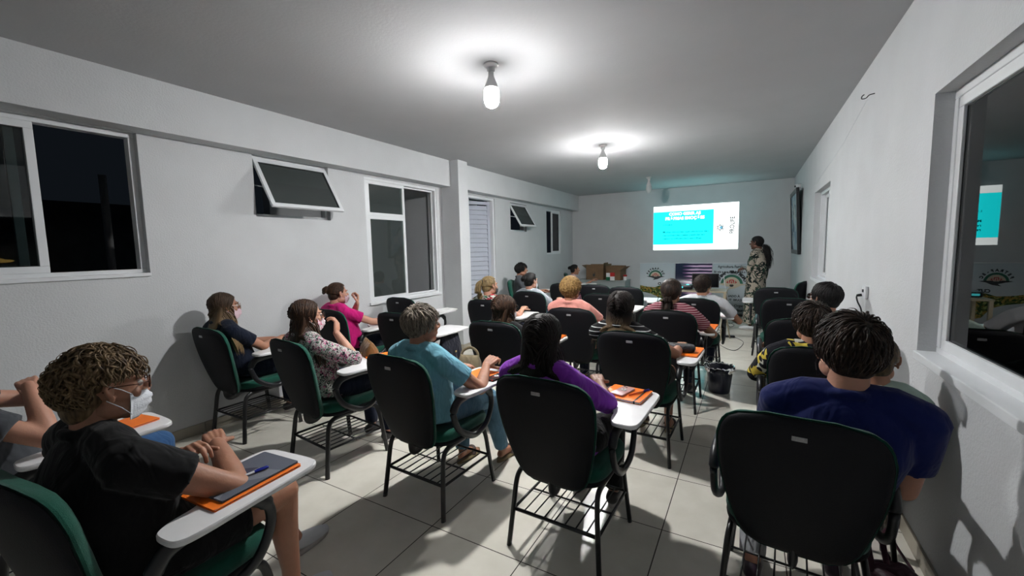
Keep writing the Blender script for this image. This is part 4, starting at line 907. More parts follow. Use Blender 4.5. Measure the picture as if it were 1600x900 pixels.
# second row
chair(-3.67, 1.92, 0, 'green cushioned chair of the navy t-shirt woman, standing against the side wall')
chair(-2.60, 1.92, -6, 'green cushioned chair of the woman in the patterned blouse')
chair(-1.655, 1.93, -3, 'chair of the woman in the light blue shirt, book rack in full view')
chair(-.775, 1.93, -2, 'chair of the woman in purple, phone on its tablet')
chair(.18, 1.93, -4, 'chair under the man in royal blue, its black backrest the largest', proto=protoB)
person('woman in navy t-shirt with long light brown hair and pink mask', -3.67, 1.92, 0, hx=-.03, hy=-.17, ztop=1.20, yaw=-14, sw=.16, skin='tan', shirt=M_navy, legs=M_jeansd,
       hairs=('long', H_omb3, .34), seed=5, rh=(.05, .22, .745), lh=(-.04, .22, .73), rhint=(.9, -.5, -1), mask=M_mpink, glasses=M_clearf, vox=.009)
person('woman in multicoloured floral blouse with long brown hair, hand raised to her pink mask', -2.60, 1.92, -6, hx=-.03, hy=-.16, ztop=1.187, yaw=-14, sw=.165, fat=1.05, skin='fair', shirt=M_flB, sleeve='elbow', legs=M_jeansd,
       hairs=('long', H_brown, .30), seed=6, rh=(.055, -.005, .925), lh=(-.05, .22, .70), rhint=(.7, .9, -1.0), rf=(-.45, .35, .9), rn=(.8, .6, .1), rcurl=.6, mask=M_mflo, glasses=M_blackf, shoe='shoe', vox=.0085)
person('woman in light blue shirt with short grey hair, hand on an orange folder', -1.655, 1.93, -3, hx=0, hy=-.10, ztop=1.188, yaw=-22, pitch=2, sw=.175, fat=1.12, skin='tan', shirt=M_teal, sleeve='short', legs=M_washed,
       hairs=('short', H_grey, .1), seed=7, rh=(.235, .20, .775), lh=(-.06, .24, .70), rhint=(.9, -.6, -.8), rcurl=.75, rn=(.5, -.2, .9), rf=(.05, .9, .35), collar=M_teal, shoe='sandal', vox=.0075, feet=((-.10, .34), (.13, .50)))
person('woman in purple blouse with long dark hair beside the tablet with the phone', -.775, 1.93, -2, hx=-.075, hy=-.15, ztop=1.193, yaw=4, sw=.16, fat=1.05, skin='brown', shirt=M_purple, sleeve='elbow', legs=M_blk,
       hairs=('wavy', H_omb2, .30), seed=8, rh=(.07, .22, .76), lh=(-.08, .26, .66), rhint=(1, -.1, -.8), vox=.0075, shoe='shoe')
person('man in royal blue t-shirt with short dark hair, broad back to the camera', .20, 1.93, -4, hx=.115, hy=-.10, ztop=1.255, yaw=14, roll=3, sw=.195, fat=1.35, skin='fair', shirt=M_big, sleeve='short', legs=cloth('light_grey_trousers', (.35, .36, .38), .3),
       hairs=('short', H_dark, .1), seed=9, rh=(.27, .20, .67), lh=(-.06, .22, .70), rhint=(.05, -.8, -1), lhint=(-.3, -.7, -1), mask=M_mblk, shoe='sneaker', vox=.0085, hs=1.10, tors=1.08, feet=((-.16, .10), (.14, .30)), dens=1.5)
# third row
chair(-3.65, 2.98, 0, 'chair of the woman in the magenta top at the side wall')
chair(-2.83, 3.08, 0, 'empty chair whose white tablet has a dark bag hanging under it')
chair(-1.74, 3.05, 0, 'chair of the reddish brown haired woman, ahead of the light blue shirt')
chair(-.66, 3.08, -2, 'chair of the black and white striped woman, black bag lying on its tablet')
chair(.35, 3.05, 0, 'green rimmed chair of the woman in the yellow flower print', proto=protoN)
person('woman in magenta top with dark bun, hand raised near her mask', -3.65, 2.98, -4, hx=-.07, hy=-.14, ztop=1.193, yaw=-14, sw=.165, fat=1.12, skin='fair', shirt=M_pink, legs=M_jeansd,
       hairs=('bun', H_brown, .1), seed=10, rh=(.24, .27, .74), lh=(.055, -.005, .955), rhint=(1, -.3, -.8), lhint=(-.2, 1, -1), lfw=(-.1, .25, 1), ln=(.6, .9, .1), lcurl=1.15, mask=M_mpink)
person('woman with reddish brown hair seated ahead of the light blue shirt', -1.74, 3.05, 0, hx=0, hy=-.14, ztop=1.13, yaw=-22, sw=.16, skin='tan', shirt=M_blk, legs=M_jeansd, hairs=('wavy', H_brown, .20), seed=11, rh=(.20, .22, .74), mask=M_mask, glasses=M_blackf)
person('woman in black top with thin white stripes, long dark hair lighter at the ends', -.66, 3.08, -2, hx=-.12, hy=-.15, ztop=1.19, yaw=-4, sw=.165, fat=1.08, skin='tan', shirt=M_strB, sleeve='short', legs=M_blk, leglen='short', hairs=('long', H_omb, .22), seed=12, rh=(.22, .20, .745), rhint=(1, -.4, -.8), shoe='sandal', vox=.0085)
person('woman with short dark hair in black top with yellow flowers', .33, 3.05, 4, hx=-.02, hy=-.14, ztop=1.156, yaw=6, sw=.175, fat=1.18, skin='tan', shirt=M_flY, sleeve='elbow', legs=M_jeansd, hairs=('short', H_dark, .1), seed=13, lh=(-.12, .18, .71), rh=(.10, .24, .70), lhint=(-1, -.7, -.5), dens=1.2, hw=1.04)
person('person with clipped brown hair half hidden between royal blue man and wall', .485, 2.45, -6, hx=.02, hy=-.10, ztop=1.10, yaw=-10, sw=.13, fat=.85, skin='tan', shirt=M_pale, sleeve='none', legs=M_jeansd, hairs=('bun', H_lb, .1), seed=14, rh=(.08, .20, .70), lh=(-.08, .2, .68), hs=.95, tors=.9)
t = empty('stool', (.485, 2.40, 0)); tag(t, 'low stool under the person with clipped brown hair at the wall', 'stool')
q = MB(); q.lathe([(0, .44), (.13, .44), (.145, .452), (.14, .47), (0, .474)], seg=28); q.build('seat', M_black2, t, ang=40)
for a in range(4): q = MB(); q.tube([(.10*math.cos(a*PI/2+.78), .10*math.sin(a*PI/2+.78), .445), (.16*math.cos(a*PI/2+.78), .16*math.sin(a*PI/2+.78), 0)], .011, 8); q.build('leg', M_steel, t)
# fourth row
chair(-3.70, 4.02, 0, 'empty chair at the side wall below the tall window with papers on its tablet')
chair(-2.58, 4.20, 0, 'chair of the blonde ponytail woman next to the louvered door')
chair(-1.45, 3.95, 0, 'chair of the curly golden haired woman, wide black backrest in the middle')
chair(-.62, 4.12, 0, 'chair of the maroon striped woman with an orange folder on its tablet')
chair(.36, 4.03, 0, 'chair beyond the yellow flowered woman, against the window wall', proto=protoN)
person('woman with blonde ponytail, black mask and green leaf print blouse near the louvered door', -2.58, 4.20, 0, hx=-.04, hy=-.15, ztop=1.194, yaw=-24, sw=.16, skin='fair', shirt=M_flP, legs=M_jeansd, hairs=('ponytail', H_blond, .24), seed=15, mask=M_mblk)
person('woman in salmon top with short golden curls seen from behind', -1.45, 3.95, 0, hx=-.06, hy=-.15, ztop=1.213, yaw=-4, sw=.17, fat=1.1, skin='tan', shirt=M_salm, legs=M_jeansd, hairs=('curly', H_curl, .1), seed=16, dens=.75, hw=1.06, ck=1.75, rh=(.23, .2, .745))
person('woman in maroon striped top with dark ponytail, elbow beside an orange folder', -.62, 4.12, 0, hx=.01, hy=-.15, ztop=1.2, yaw=-6, sw=.175, fat=1.12, skin='tan', shirt=M_strM, legs=M_jeansd, hairs=('tiedlow', H_dark, .24), seed=17, rh=(.25, .12, .75), rhint=(1, -.6, -.8), hw=1.08)
person('woman with dark hair and black glasses leaning against the window wall, looking aside', .33, 4.03, 12, hx=.13, hy=-.20, ztop=1.205, yaw=30, sw=.15, skin='fair', shirt=M_pale, legs=M_jeansd, hairs=('bob', H_black, .1), seed=18, glasses=M_blackf, rh=(.15, .22, .70), dens=1.2)
# fifth row
chair(-2.52, 5.15, 0, 'chair of the woman in pale grey with the black bun, beyond the blonde ponytail')
chair(-1.55, 5.20, 0, 'empty chair beside the curly golden hair, its small tag facing the camera')
chair(-.50, 5.08, 0, 'chair of the man in the white polo shirt')
chair(.36, 5.40, 0, 'empty chair by the window wall, second from the presenter', proto=protoN)
person('woman in pale grey top with black hair in a bun and white mask', -2.52, 5.15, 0, hx=-.05, hy=-.15, ztop=1.175, yaw=-24, sw=.16, skin='fair', shirt=M_grt, legs=M_jeansd, hairs=('bun', H_black, .1), seed=19, mask=M_mask, vox=.011, hw=1.04)
person('man in white polo shirt with short dark hair facing the slide', -.50, 5.08, 0, hx=.06, hy=-.12, ztop=1.171, yaw=-12, sw=.195, fat=1.15, skin='tan', shirt=M_white, legs=M_jeansd, hairs=('crop', H_dark, .1), seed=20, rh=(.27, .12, .745), rhint=(1, -.7, -.7), collar=M_grt, vox=.011, dens=1.3)
# sixth row and the chairs along the walls
chair(-2.55, 6.42, 0, 'empty chair with a white tablet beyond the woman in pale grey')
chair(-1.50, 6.12, 0, 'empty chair with a white tablet in front of the grey cabinet')
chair(.30, 6.57, 0, 'empty chair closest to the standing presenter, white tablet towards the aisle', proto=protoL)
chair(-3.39, 6.53, -75, 'green chair against the side wall under the person in the grey t-shirt')
chair(-3.40, 7.45, -70, 'empty green chair against the side wall, dark green cushion facing the aisle')
chair(-3.25, 8.75, -70, 'chair of the person in the pink top near the cabinet')
chair(.42, 7.55, 62, 'empty green chair turned sideways against the window wall behind the others', proto=protoN)
chair(-2.02, 6.35, 0, 'empty dark chair between the boxes and the curly golden hair')
person('person with black hair in a grey t-shirt seated sideways against the side wall', -3.39, 6.53, -62, hx=0, hy=-.13, ztop=1.245, yaw=6, sw=.18, skin='tan', shirt=M_gryt, legs=M_jeansd, hairs=('short', H_black, .1), seed=21, vox=.011)
person('person with dark hair in a bun and pink top by the cardboard boxes', -3.25, 8.75, -60, hx=0, hy=-.13, ztop=1.125, yaw=0, sw=.16, skin='tan', shirt=M_tank, sleeve='cap', legs=M_jeansd, hairs=('bun', H_black, .1), seed=22, vox=.011)
person('standing presenter in palm leaf print with long black ponytail, hands clasped', .09, 8.28, 68, hx=0, hy=.0, ztop=1.63, yaw=4, sw=.17, fat=1.05, skin='deep', shirt=M_flD, sleeve='elbow', hairs=('tiedlow', H_black, .42), seed=23, seated=False, rh=(.03, .17, 1.06), lh=(-.02, .18, 1.08), rhint=(1, -.8, -.6), lhint=(-1, -.8, -.6), rf=(-.8, .5, .1), lfw=(.8, .5, .1), rcurl=.7, lcurl=.7, feet=((-.10, .02), (.10, -.02)), shoe='white', vox=.010)

# ------------------------------------------------------------------ things on the tablets (on_tab: chair x, y, local offset)
def on_tab(cx, cy, rot, lx, ly, extra=0):
    a = math.radians(rot); return (cx+lx*math.cos(a)-ly*math.sin(a), cy+lx*math.sin(a)+ly*math.cos(a), TABZ+.0005+extra)
def notebook(loc, rz, w_, h, th, label, m=M_orange, band=True, page=True, cat='notebook', group=None):
    t = empty('notebook', loc, math.radians(rz)); tag(t, label, cat, group)
    q = MB(); q.prism(rrect(-w_/2, w_/2, -h/2, h/2, .006, 3), th-.002, th, bev=.0006); q.prism(rrect(-w_/2, w_/2, -h/2, h/2, .006, 3), 0, .002); q.tube([(-w_/2, -h/2+.006, th/2), (-w_/2, h/2-.006, th/2)], th/2, 8); q.build('cover', m, t, ang=40)
    q = MB(); q.box(-w_/2+.002, w_/2-.003, -h/2+.003, h/2-.003, .002, th-.002); q.build('pages', M_paper, t, smooth=False)
    if band:
        q = MB(); q.box(w_/2-.034, w_/2-.026, -h/2-.0008, h/2+.0008, -.0004, th+.0008); q.build('elastic_band', M_black2, t, smooth=False)
    return t
def folder(loc, rz, w_, h, label, m=M_orange, th=.006):
    t = empty('folder', loc, math.radians(rz)); tag(t, label, 'folder', None)
    q = MB(); n = 8
    for k, z in ((0, 0), (1, th)):
        P = rrect(-w_/2, w_/2, -h/2, h/2, .008, 3); q.prism(P, z, z+.0015)
    q.build('cover', m, t, smooth=False)
    q = MB(); q.box(-w_/2+.006, w_/2-.006, -h/2+.006, h/2-.006, .0016, th-.0001); q.build('papers', M_paper, t, smooth=False); return t
M_bpen = mat('blue_pen_plastic', (.01, .02, .30), .25); M_clear = mat('clear_plastic', (.55, .55, .60), .15)
def pen(loc, rz, label, body=M_clear, cap=M_bpen, tilt=.0):
    t = empty('pen', loc, rot=(0, tilt, math.radians(rz))); tag(t, label, 'pen')
    q = MB(); q.tube([(-.075, 0, .0045), (-.068, 0, .0045), (.03, 0, .0045)], [.0012, .004, .004], 8); q.build('barrel', body, t)
    q = MB(); q.tube([(.028, 0, .005), (.068, 0, .005), (.073, 0, .005)], [.005, .005, .0035], 10); q.box(.035, .068, -.001, .001, .009, .0115); q.build('cap', cap, t, ang=40)
    return t
# black t-shirt woman
c1 = (-1.72, .565, 7)
folder(on_tab(*c1, .235, .13), 4, .20, .30, 'orange folder under the grey picture booklet on the nearest tablet')
M_book = floral('booklet_print', [(0, (.10, .11, .14)), (.50, (.16, .17, .20)), (.62, (.045, .045, .07)), (.74, (.35, .22, .20)), (.80, (.13, .14, .17))], 7, .5, 0)
notebook(on_tab(*c1, .225, .145, .009), 5, .19, .27, .006, 'grey picture booklet with a blue pen lying on it, nearest tablet', M_book, band=False, cat='booklet')
pen(on_tab(*c1, .245, .13, .0165), 78, 'clear pen with blue cap on the grey booklet')
M_phone = mat('pink_phone_case', (.50, .30, .30), .3, var=.06, vscale=40)
def phone(loc, rz, label, m=M_phone):
    t = empty('phone', loc, math.radians(rz)); tag(t, label, 'phone')
    q = MB(); q.prism(rrect(-.035, .035, -.072, .072, .010, 4), 0, .009, bev=.002); q.build('case', m, t, ang=40)
    q = MB(); q.prism(rrect(-.029, .004, .038, .066, .008, 4), .009, .0105, bev=.0005); q.build('camera_bump', m, t, ang=40)
    q = MB()
    for x_, y_ in ((-.021, .058), (-.004+-.002, .050)): q.lathe([(0, .0118), (.0058, .0118), (.0062, .0104)], (x_, y_, 0), 16)
    q.build('camera_lens', M_black2, t)
    q = MB(); q.lathe([(0, .013), (.014, .013), (.0155, .0115), (.0155, .009)], (.0, .008, 0), 24); g = q.build('ring_grip', M_tab, t, ang=40); q = MB(); q.lathe([(0, .0145), (.0035, .0145), (.004, .013)], (0, .008, 0), 12); q.build('grip_stud', M_black2, g)
    return t
c2 = (-.775, 1.93, -2)
notebook(on_tab(*c2, .225, .215), 2-9, .21, .20, .013, 'orange notebook with black elastic under the pink phone')
phone(on_tab(*c2, .205, .215, .0145), -2-12, 'pink phone with white ring grip lying on the orange notebook')
pen(on_tab(*c2, .285, .235, .0145), 58, 'orange pen with blue cap beside the pink phone', mat('orange_pen_plastic', (.7, .12, .02), .3))
c3 = (-1.655, 1.93, -3)
folder(on_tab(*c3, .215, .13), -6, .19, .27, 'orange folder under the hand of the light blue shirt woman')
t = phone(on_tab(*c3, .325, .17), -6, 'dark phone with red print on the tablet edge beside the orange folder', floral('phone_print', [(0, (.01, .008, .008)), (.6, (.01, .008, .008)), (.72, (.4, .03, .02)), (.76, (.01, .01, .01))], 60))
c4 = (-2.60, 1.92, -6); folder(on_tab(*c4, .25, .26, .002), -25, .22, .26, 'orange folder beside the brown handbag and the patterned blouse')
c5 = (-.66, 3.08, -2); folder(on_tab(*c5, .26, .16), -4, .21, .30, 'orange folder under the black case on the tablet of the striped woman')
t = empty('pencil_case', on_tab(*c5, .20, .12, .009), math.radians(4)); tag(t, 'black soft case lying on an orange folder, to the right of the striped woman', 'case')
q = MB(); pad(q, rrect(-.135, .135, -.055, .055, .03, 5), 0, .05, inset=.028); q.build('case_body', cloth('black_nylon', (.018, .018, .022), .5, .5), t)
q = MB(); q.tube(smooth_path([(-.12, -.05, .03), (0, -.056, .032), (.12, -.05, .03)]), .002, 5); q.build('zip', M_black2, t)
folder(on_tab(-.62, 4.12, 0, .265, .18), -4, .20, .29, 'orange folder beside the elbow of the maroon striped woman')
folder(on_tab(-1.45, 3.95, 0, .25, .10), 3, .18, .22, 'orange folder between the curly golden hair and the long dark hair')
folder(on_tab(-1.74, 3.05, 0, .24, .20), 0, .22, .28, 'orange folder on the tablet of the reddish brown haired woman')
folder(on_tab(-2.72, .52, 0, .22, .19), 10, .16, .22, 'orange folder at the knee of the person in jeans')
t = notebook(on_tab(-3.70, 4.02, 0, .26, .18), -12, .21, .30, .012, 'white papers stacked on the empty chair tablet at the side wall', M_paper, band=False, cat='papers')
t.name = 'paper_stack'
notebook(on_tab(-3.65, 2.98, 0, .22, .20), 5, .15, .21, .008, 'white booklet at the hand of the magenta top woman', M_paper, band=False, cat='booklet')
notebook(on_tab(-3.67, 1.92, 0, .22, .20), 5, .15, .21, .008, 'small patterned booklet on the tablet of the navy t-shirt woman', floral('booklet_cover', [(0, (.45, .42, .4)), (.6, (.1, .06, .08)), (.75, (.5, .45, .4))], 30), band=False, cat='booklet')

def handbag(loc, rz, w_, d, h, label, m, strap=True, rot=None):
    t = empty('handbag', loc, rot=rot or (0, 0, math.radians(rz))); tag(t, label, 'bag')
    q = MB(); n = 24; lv = [(0, .82, .9), (.08, .97, 1), (.35, 1, 1), (.7, .93, .75), (.93, .82, .34), (1, .80, .16)]; vs = []
    for z, a, b_ in lv:
        for i in range(n):
            th = 2*PI*i/n; c_, s_ = math.cos(th), math.sin(th); vs.append((w_/2*a*math.copysign(abs(c_)**.45, c_), d/2*b_*math.copysign(abs(s_)**.6, s_), h*z+.012*abs(c_)*z))
    f = [(i*n+k, i*n+(k+1) % n, (i+1)*n+(k+1) % n, (i+1)*n+k) for i in range(len(lv)-1) for k in range(n)]+[tuple(range(n))[::-1], tuple(range((len(lv)-1)*n, len(lv)*n))]
    q.add(vs, f); q.build('bag_body', m, t)
    q = MB(); q.tube(smooth_path([(-w_*.40, -.0, h*.99), (0, .0, h*1.02), (w_*.40, 0, h*.99)]), .004, 6); q.build('zip', M_black2, t)
    if strap:
        q = MB(); q.tube(smooth_path([(-w_*.38, 0, h*.9), (-w_*.30, .01, h*1.22), (0, .02, h*1.38), (w_*.30, .01, h*1.22), (w_*.38, 0, h*.9)]), .009, 6, flat=(1.3, .4)); q.build('strap', m, t)
    q = MB(); q.lathe([(0, .004), (.008, .003), (.010, 0)], (w_*.1, -d/2*.93, h*.55), 16, Rx(PI/2)); q.build('clasp', mat('brass', (.6, .45, .2), .3, 1), t)
    return t
M_leather = cloth('tan_leather', (.20, .10, .035), .5, .5); M_khaki = cloth('khaki_canvas', (.20, .16, .10), .5); M_dbag = cloth('dark_nylon', (.012, .013, .022), .5, .6); M_wine = cloth('wine_leather', (.05, .015, .025), .4, .5)
handbag((-2.52, 2.17, .64), -30, .30, .13, .17, 'tan leather handbag resting in front of the floral blouse woman', M_leather, False)
handbag((-1.93, 2.66, .476), 10, .20, .12, .17, 'khaki canvas handbag behind the orange folder of the light blue shirt woman', M_khaki)
t = handbag((-2.50, 3.13, .33), 82, .28, .11, .34, 'dark backpack hanging under the empty white tablet in the third row', M_dbag, False)
t.name = 'backpack'
handbag((-2.32, 5.95, .55), 20, .26, .14, .20, 'dark brown bag beside the woman in pale grey', M_wine)
t = empty('tote_bag', (.585, 2.22, 0), math.radians(20)); tag(t, 'dark wine bag with looped straps on the floor at the window wall corner', 'bag')
# ------------------------------------------------------------------ near the presenter
M_steelg = mat('grey_cabinet_paint', (.33, .37, .37), .45, var=.05)
t = empty('cabinet', (-3.02, 9.70, 0)); tag(t, 'low grey two door cabinet in the far corner under the cardboard boxes', 'cabinet')
q = MB(); q.box(-.56, .56, -.20, .22, .03, .69); q.build('body', M_steelg, t, smooth=False, bevel=.004)
q = MB(); q.box(-.58, .58, -.23, .23, .69, .715); q.build('top', M_steelg, t, smooth=False, bevel=.004)
for k in (-1, 1):
    q = MB(); q.box(.005 if k > 0 else -.55, .55 if k > 0 else -.005, -.215, -.2, .05, .675); dd = q.build('door', M_steelg, t, smooth=False, bevel=.003)
    q = MB(); q.tube([(.04*k, -.23, .40), (.04*k, -.23, .50)], .005, 6); q.build('handle', M_alu, dd)
for a in (-.5, .5):
    for b_ in (-.17, .17): q = MB(); q.box(a-.02, a+.02, b_-.02, b_+.02, 0, .03); q.build('foot', M_black2, t, smooth=False)
def carton(x, y, rz, w_, d, h, label, fl=(1, 1, 1, 1), logo=True):
    t = empty('cardboard_box', (x, y, .716), math.radians(rz)); tag(t, label, 'box', None)
    q = MB(); e = .005
    q.box(-w_/2, w_/2, -d/2, d/2, 0, e); q.box(-w_/2, w_/2, -d/2, -d/2+e, e, h); q.box(-w_/2, w_/2, d/2-e, d/2, e, h); q.box(-w_/2, -w_/2+e, -d/2+e, d/2-e, e, h); q.box(w_/2-e, w_/2, -d/2+e, d/2-e, e, h); q.build('box_body', M_card, t, smooth=False)
    for (px, py, ln_, a, kx) in ((-w_/2, 0, d, -.95*fl[0], 0), (w_/2, 0, d, .95*fl[1], 0)):
        q = MB(); q.box(-.0025, .0025, -ln_/2, ln_/2, 0, .13); fp = q.build('flap', M_card, t, smooth=False); fp.location = (px, 0, h); fp.rotation_euler = (0, a, 0)
    for (py, a) in ((d/2, -.15*fl[3]), (-d/2, .9*fl[2])):
        q = MB(); q.box(-w_/2, w_/2, -.0025, .0025, 0, .09); fp = q.build('flap', M_card, t, smooth=False); fp.location = (0, py, h); fp.rotation_euler = (a, 0, 0)
    if logo:
        q = MB(); pts = [(.03*math.cos(t_), .035*math.sin(t_)) for t_ in np.linspace(0, 2*PI, 24, endpoint=False)]; q.add([(a-.02, -d/2-.001, b_+h*.42) for a, b_ in pts], [tuple(range(24))]); q.box(-.0, .012, -d/2-.0015, -d/2, h*.42-.02, h*.42+.075); q.build('printed_logo', M_ink, t, smooth=False)
    return t
carton(-3.18, 9.66, 0, .42, .34, .27, 'open brown cardboard box with a dark round mark, flap leaning outward', (1, .1, 0, .6))
carton(-2.72, 9.66, -9, .36, .32, .24, 'open cardboard box with red, green and white packets in front', (.1, 1, 0, .2), False)
def packet(x, y, w_, h, cols, label, z=.716):
    t = empty('packet', (x, y, z)); tag(t, label, 'packet'); hh = 0
    for i, (fr, m) in enumerate(cols):
        q = MB(); q.box(-w_/2, w_/2, -.02, .02, hh*h, (hh+fr)*h-.0005); q.build(['packet_base', 'packet_band'][min(i, 1)], m, t, smooth=False, bevel=.002); hh += fr
M_red = mat('red_print', (.45, .015, .012), .4); M_gn = mat('green_print', (.008, .14, .06), .4)
packet(-2.84, 9.445, .085, .17, [(.45, M_gn), (.55, M_paper)], 'green and white packet leaning before the right cardboard box')
packet(-2.74, 9.445, .10, .18, [(.5, M_paper), (.5, M_red)], 'red and white packet before the right cardboard box')
t = empty('tin', (-2.485, 9.58, .716)); tag(t, 'small tin with red lid and white label at the cabinet edge', 'tin')
q = MB(); q.lathe([(0, 0), (.04, 0), (.04, .085), (0, .085)], seg=24); q.build('tin_body', M_paper, t, ang=40); q = MB(); q.lathe([(.0, .125), (.042, .125), (.043, .12), (.043, .085), (0, .085)], seg=24); q.build('lid', M_red, t, ang=40)
# desk, monitor, projector
M_wood = mat('pale_wood', (.40, .34, .24), .5, var=.12)
t = empty('desk', (-.78, 8.25, 0)); tag(t, 'pale desk carrying the black monitor and the projector', 'desk')
q = MB(); q.box(-.45, .45, -.28, .28, .655, .68); q.build('desk_top', M_wood, t, smooth=False, bevel=.003)
for a in (-.42, .42):
    for b_ in (-.25, .25): q = MB(); q.box(a-.02, a+.02, b_-.02, b_+.02, 0, .655); q.build('leg', M_wood, t, smooth=False)
t = empty('monitor', (-.70, 8.36, .681), math.radians(4)); tag(t, 'black flat monitor standing on the desk before the banners', 'monitor')
q = MB(); q.box(-.225, .225, -.02, .015, .03, .285); q.build('screen_housing', M_black2, t, smooth=False, bevel=.006)
q = MB(); q.box(-.21, .21, -.0215, -.0201, .045, .27); q.build('screen', mat('screen_black', (.005, .005, .006), .15), t, smooth=False)
q = MB(); q.tube([(0, .005, .0), (0, .005, .08)], .018, 8); q.lathe([(0, .0), (.09, .0), (.09, .008), (0, .012)], seg=24); q.build('stand', M_black2, t, ang=40)
t = empty('projector', (-1.03, 8.22, .681), 0); tag(t, 'black projector glowing cyan beside the monitor', 'projector')
q = MB(); q.prism(rrect(-.14, .14, -.10, .10, .03, 5), .01, .085, bev=.01); q.build('housing', M_black2, t, ang=40)
q = MB(); q.lathe([(0, 0), (.03, 0), (.035, -.02), (.032, -.02)], (-.06, .10, .05), 20, Rx(PI/2)); q.build('lens_ring', M_black2, t)
q = MB(); q.lathe([(0, .0), (.026, 0)], (-.06, .105, .05), 20, Rx(-PI/2)); q.lathe([(0, 0), (.022, 0), (.022, .004), (0, .004)], (.05, -.0, .085), 16); q.build('lens', glow('projector_light', (.1, .9, 1), 6), t)
sl = bpy.data.lights.new('projector_beam', 'SPOT'); sl.energy = 30; sl.color = (.25, .95, 1); sl.spot_size = math.radians(75); sl.spot_blend = .8; sl.shadow_soft_size = .03
so_ = bpy.data.objects.new('projector_beam', sl); C.objects.link(so_); so_.parent = t; so_.location = (0, .13, .08); so_.rotation_euler = (math.radians(90+48), 0, 0)
q = MB(); q.box(-.10, -.02, -.1045, -.1005, .03, .06); q.build('vent_glow', glow('projector_vent', (.1, .85, .9), 1.2), t, smooth=False)
t = empty('easel', (-.36, 7.15, 0)); tag(t, 'thin wooden easel leg standing on the floor near the power adapter', 'easel')
for dx, dy in ((.0, -.03), (.12, .20), (-.14, .20)): q = MB(); q.tube([(dx, dy, 0), (dx*.15, .05, .62)], .010, 6); q.build('leg', M_wood, t)
q = MB(); q.box(-.16, .16, .02, .045, .46, .485); q.build('ledge', M_wood, t, smooth=False)
# bin
t = empty('waste_bin', (-.235, 4.62, 0)); tag(t, 'dark blue plastic waste bin with a clear bag over its rim', 'bin')
M_bin = mat('navy_plastic', (.010, .014, .035), .35)
q = MB(); q.lathe([(0, .0), (.092, 0), (.097, .01), (.122, .235), (.134, .240), (.134, .255), (.127, .258), (.118, .25), (.092, .012), (0, .012)], seg=40); q.build('bin_body', M_bin, t, ang=50)
mb_ = MB(); pr_ = []; seg = 48
for i, (r_, z) in enumerate([(.090, .06), (.115, .20), (.124, .256), (.134, .270), (.141, .250), (.139, .215)]):
    for k in range(seg): a = 2*PI*k/seg; j = .004*math.sin(k*2.1+i)+.003*math.sin(k*5.3+2*i); mb_.v.append(np.array([[(r_+j)*math.cos(a), (r_+j)*math.sin(a), z+j*1.4]]))
mb_.n = 6*seg; mb_.f = [(i*seg+k, i*seg+(k+1) % seg, (i+1)*seg+(k+1) % seg, (i+1)*seg+k) for i in range(5) for k in range(seg)]; mb_.mi = [0]*len(mb_.f)
mb_.build('bin_liner', glassmat('clear_film', (.75, .77, .8)), t)
q = MB(); P = []
for i in range(14): a = i*.5; P.append((-.13+.03*math.cos(a*2)*(1-i/20), .0+.03*math.sin(a*2.3), .25+.006*i))
q.tube(smooth_path(P, 4), .012, 6, flat=(1, .3)); q.build('liner_tuft', MATS['clear_film'], t)
# cables
def cable(pts, r_, label, m=M_black2, name='cable'): q = MB(); q.tube(smooth_path(pts, 8), r_, 6); return tag(q.build(name, m), label, 'cable')
t = empty('power_adapter', (-.25, 7.44, 0), math.radians(15)); tag(t, 'black power adapter lying on the floor tiles', 'adapter'); q = MB(); q.prism(rrect(-.075, .075, -.03, .03, .008), 0, .032, bev=.004); q.build('adapter_body', M_black2, t, ang=40); q = MB(); q.tube([(-.075, 0, .016), (-.11, 0, .014)], .007, 8); q.build('strain_relief', M_black2, t)
cable([(-.36, 7.41, .006), (-.48, 7.5, .006), (-.40, 7.9, .006), (-.62, 8.2, .006)], .004, 'black cable running from the adapter to the desk')
cable([(-.18, 7.46, .006), (-.05, 7.1, .006), (-.16, 6.5, .006), (-.38, 6.9, .006), (-.43, 7.6, .006), (-.5, 8.1, .006)], .0035, 'thin dark cable curling over the tiles beside the adapter')
cable([(-.50, 8.05, .006), (-.30, 8.7, .006), (-.15, 9.1, .006), (.02, 8.95, .006), (.1, 8.6, .006)], .0035, 'dark cable passing before the white banner')
cable([(-.40, 8.1, .66), (-.32, 8.05, .5), (-.34, 8.1, .2), (-.28, 8.3, .02), (-.22, 8.6, .006), (-.32, 8.8, .006), (-.42, 8.6, .006)], .004, 'looped cable hanging from the desk corner')
cable([(-.39, 8.15, .95), (-.37, 8.12, .80), (-.30, 8.1, .45), (-.27, 8.15, .2)], .006, 'white cable hanging in front of the white banner', M_alu)
# picture frame leaning off the window wall
t = empty('picture_frame', (XR, 8.95, 1.30)); tag(t, 'large dark framed picture hanging on the window wall near the presenter', 'picture')
tl = .05
def pf(x0, x1, y0, y1, z0, z1, nm, m): 
    q = MB(); q.box(x0, x1, y0, y1, z0, z1, R=Ry(-tl)); return q.build(nm, m, t, smooth=False, bevel=.003)
pf(-.05, -.005, -.60, .60, 0, .07, 'frame', M_black2); pf(-.05, -.005, -.60, .60, 1.03, 1.10, 'frame', M_black2); pf(-.05, -.005, -.60, -.53, .07, 1.03, 'frame', M_black2); pf(-.05, -.005, .53, .60, .07, 1.03, 'frame', M_black2)
pf(-.035, -.01, -.53, .53, .07, 1.03, 'picture_sheet', floral('picture_print', [(0, (.30, .36, .40)), (.5, (.18, .24, .30)), (.62, (.40, .42, .42)), (.75, (.08, .10, .13))], 5, 1, 0))
t = empty('security_camera', (XR-.02, 8.85, 2.47)); tag(t, 'small white wall fitting with a dark centre above the framed picture', 'fitting')
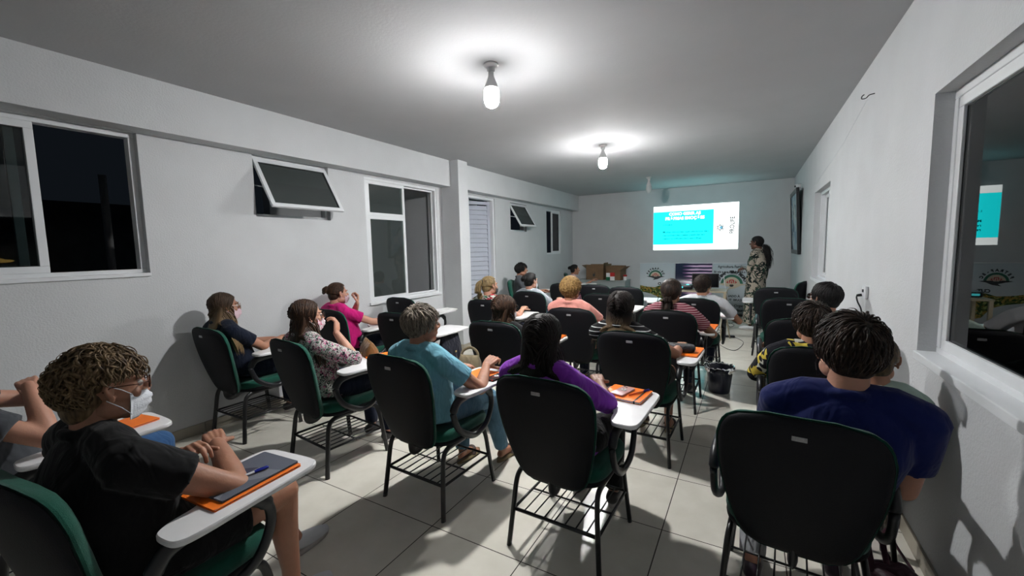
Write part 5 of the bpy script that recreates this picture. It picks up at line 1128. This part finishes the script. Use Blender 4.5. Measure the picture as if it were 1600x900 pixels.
q = MB(); q.ell((-.03, 0, 0), (.045, .045, .045)); q.box(0, .02, -.04, .04, -.04, .04); q.build('housing', M_alu, t); q = MB(); q.ell((-.062, -.02, -.005), (.014, .02, .02)); q.build('lens', M_black2, t)
# hook and wire, wall fitting
t = empty('wall_hook', (XR, 3.91, 2.522)); tag(t, 'small dark metal hook in the window wall near the ceiling', 'hook')
q = MB(); q.tube(smooth_path([(0, 0, .005), (-.03, 0, .0), (-.045, .01, -.015), (-.065, .03, -.012), (-.062, .045, .010), (-.05, .045, .02)]), .0035, 6); q.build('hook_wire', M_steel, t)
q = MB(); q.tube([(XR-.03, 3.95, 2.51), (XR-.006, 5.0, 2.40), (XR-.006, 7.0, 2.24)], .0014, 4); tag(q.build('wire', M_alu), 'thin pale wire stretched along the window wall from the hook', 'wire')
t = empty('outlet_box', (XR, 3.79, 1.095)); tag(t, 'narrow white outlet box with a dark plug on the window wall', 'outlet')
q = MB(); q.box(-.022, 0, -.045, .045, -.005, .085); q.build('box', M_alu, t, smooth=False, bevel=.006)
q = MB(); q.box(-.028, -.0221, -.012, .012, .04, .06); q.build('socket', M_dark, t, smooth=False)
q = MB(); q.tube(smooth_path([(-.028, 0, .02), (-.055, .005, .01), (-.05, 0, -.03), (-.03, -.004, -.08), (-.02, 0, -.15)]), [.010]*6+[.005]*19, 8); q.build('plug_cord', M_black2, t)
# wine bag detail
t = [o for o in C.objects if o.name.startswith('tote_bag')][0]
q = MB(); pad(q, rrect(-.09, .09, -.16, .10, .05, 5), 0, .10, inset=.05); q.build('bag_body', M_wine, t)
for dx in (-.03, .03): q = MB(); q.tube(smooth_path([(-.05+dx, .02, .07), (-.03+dx, .10, .16), (.03+dx, .16, .18), (.05+dx, .14, .12), (.06+dx, .05, .07)]), .010, 8, flat=(1.2, .6)); q.build('strap', M_wine, t)
for o in list(bpy.data.objects):
    if o.name.startswith('writing_chair') and 'label' not in o: 
        for c_ in list(o.children_recursive)+[o]: bpy.data.objects.remove(c_)
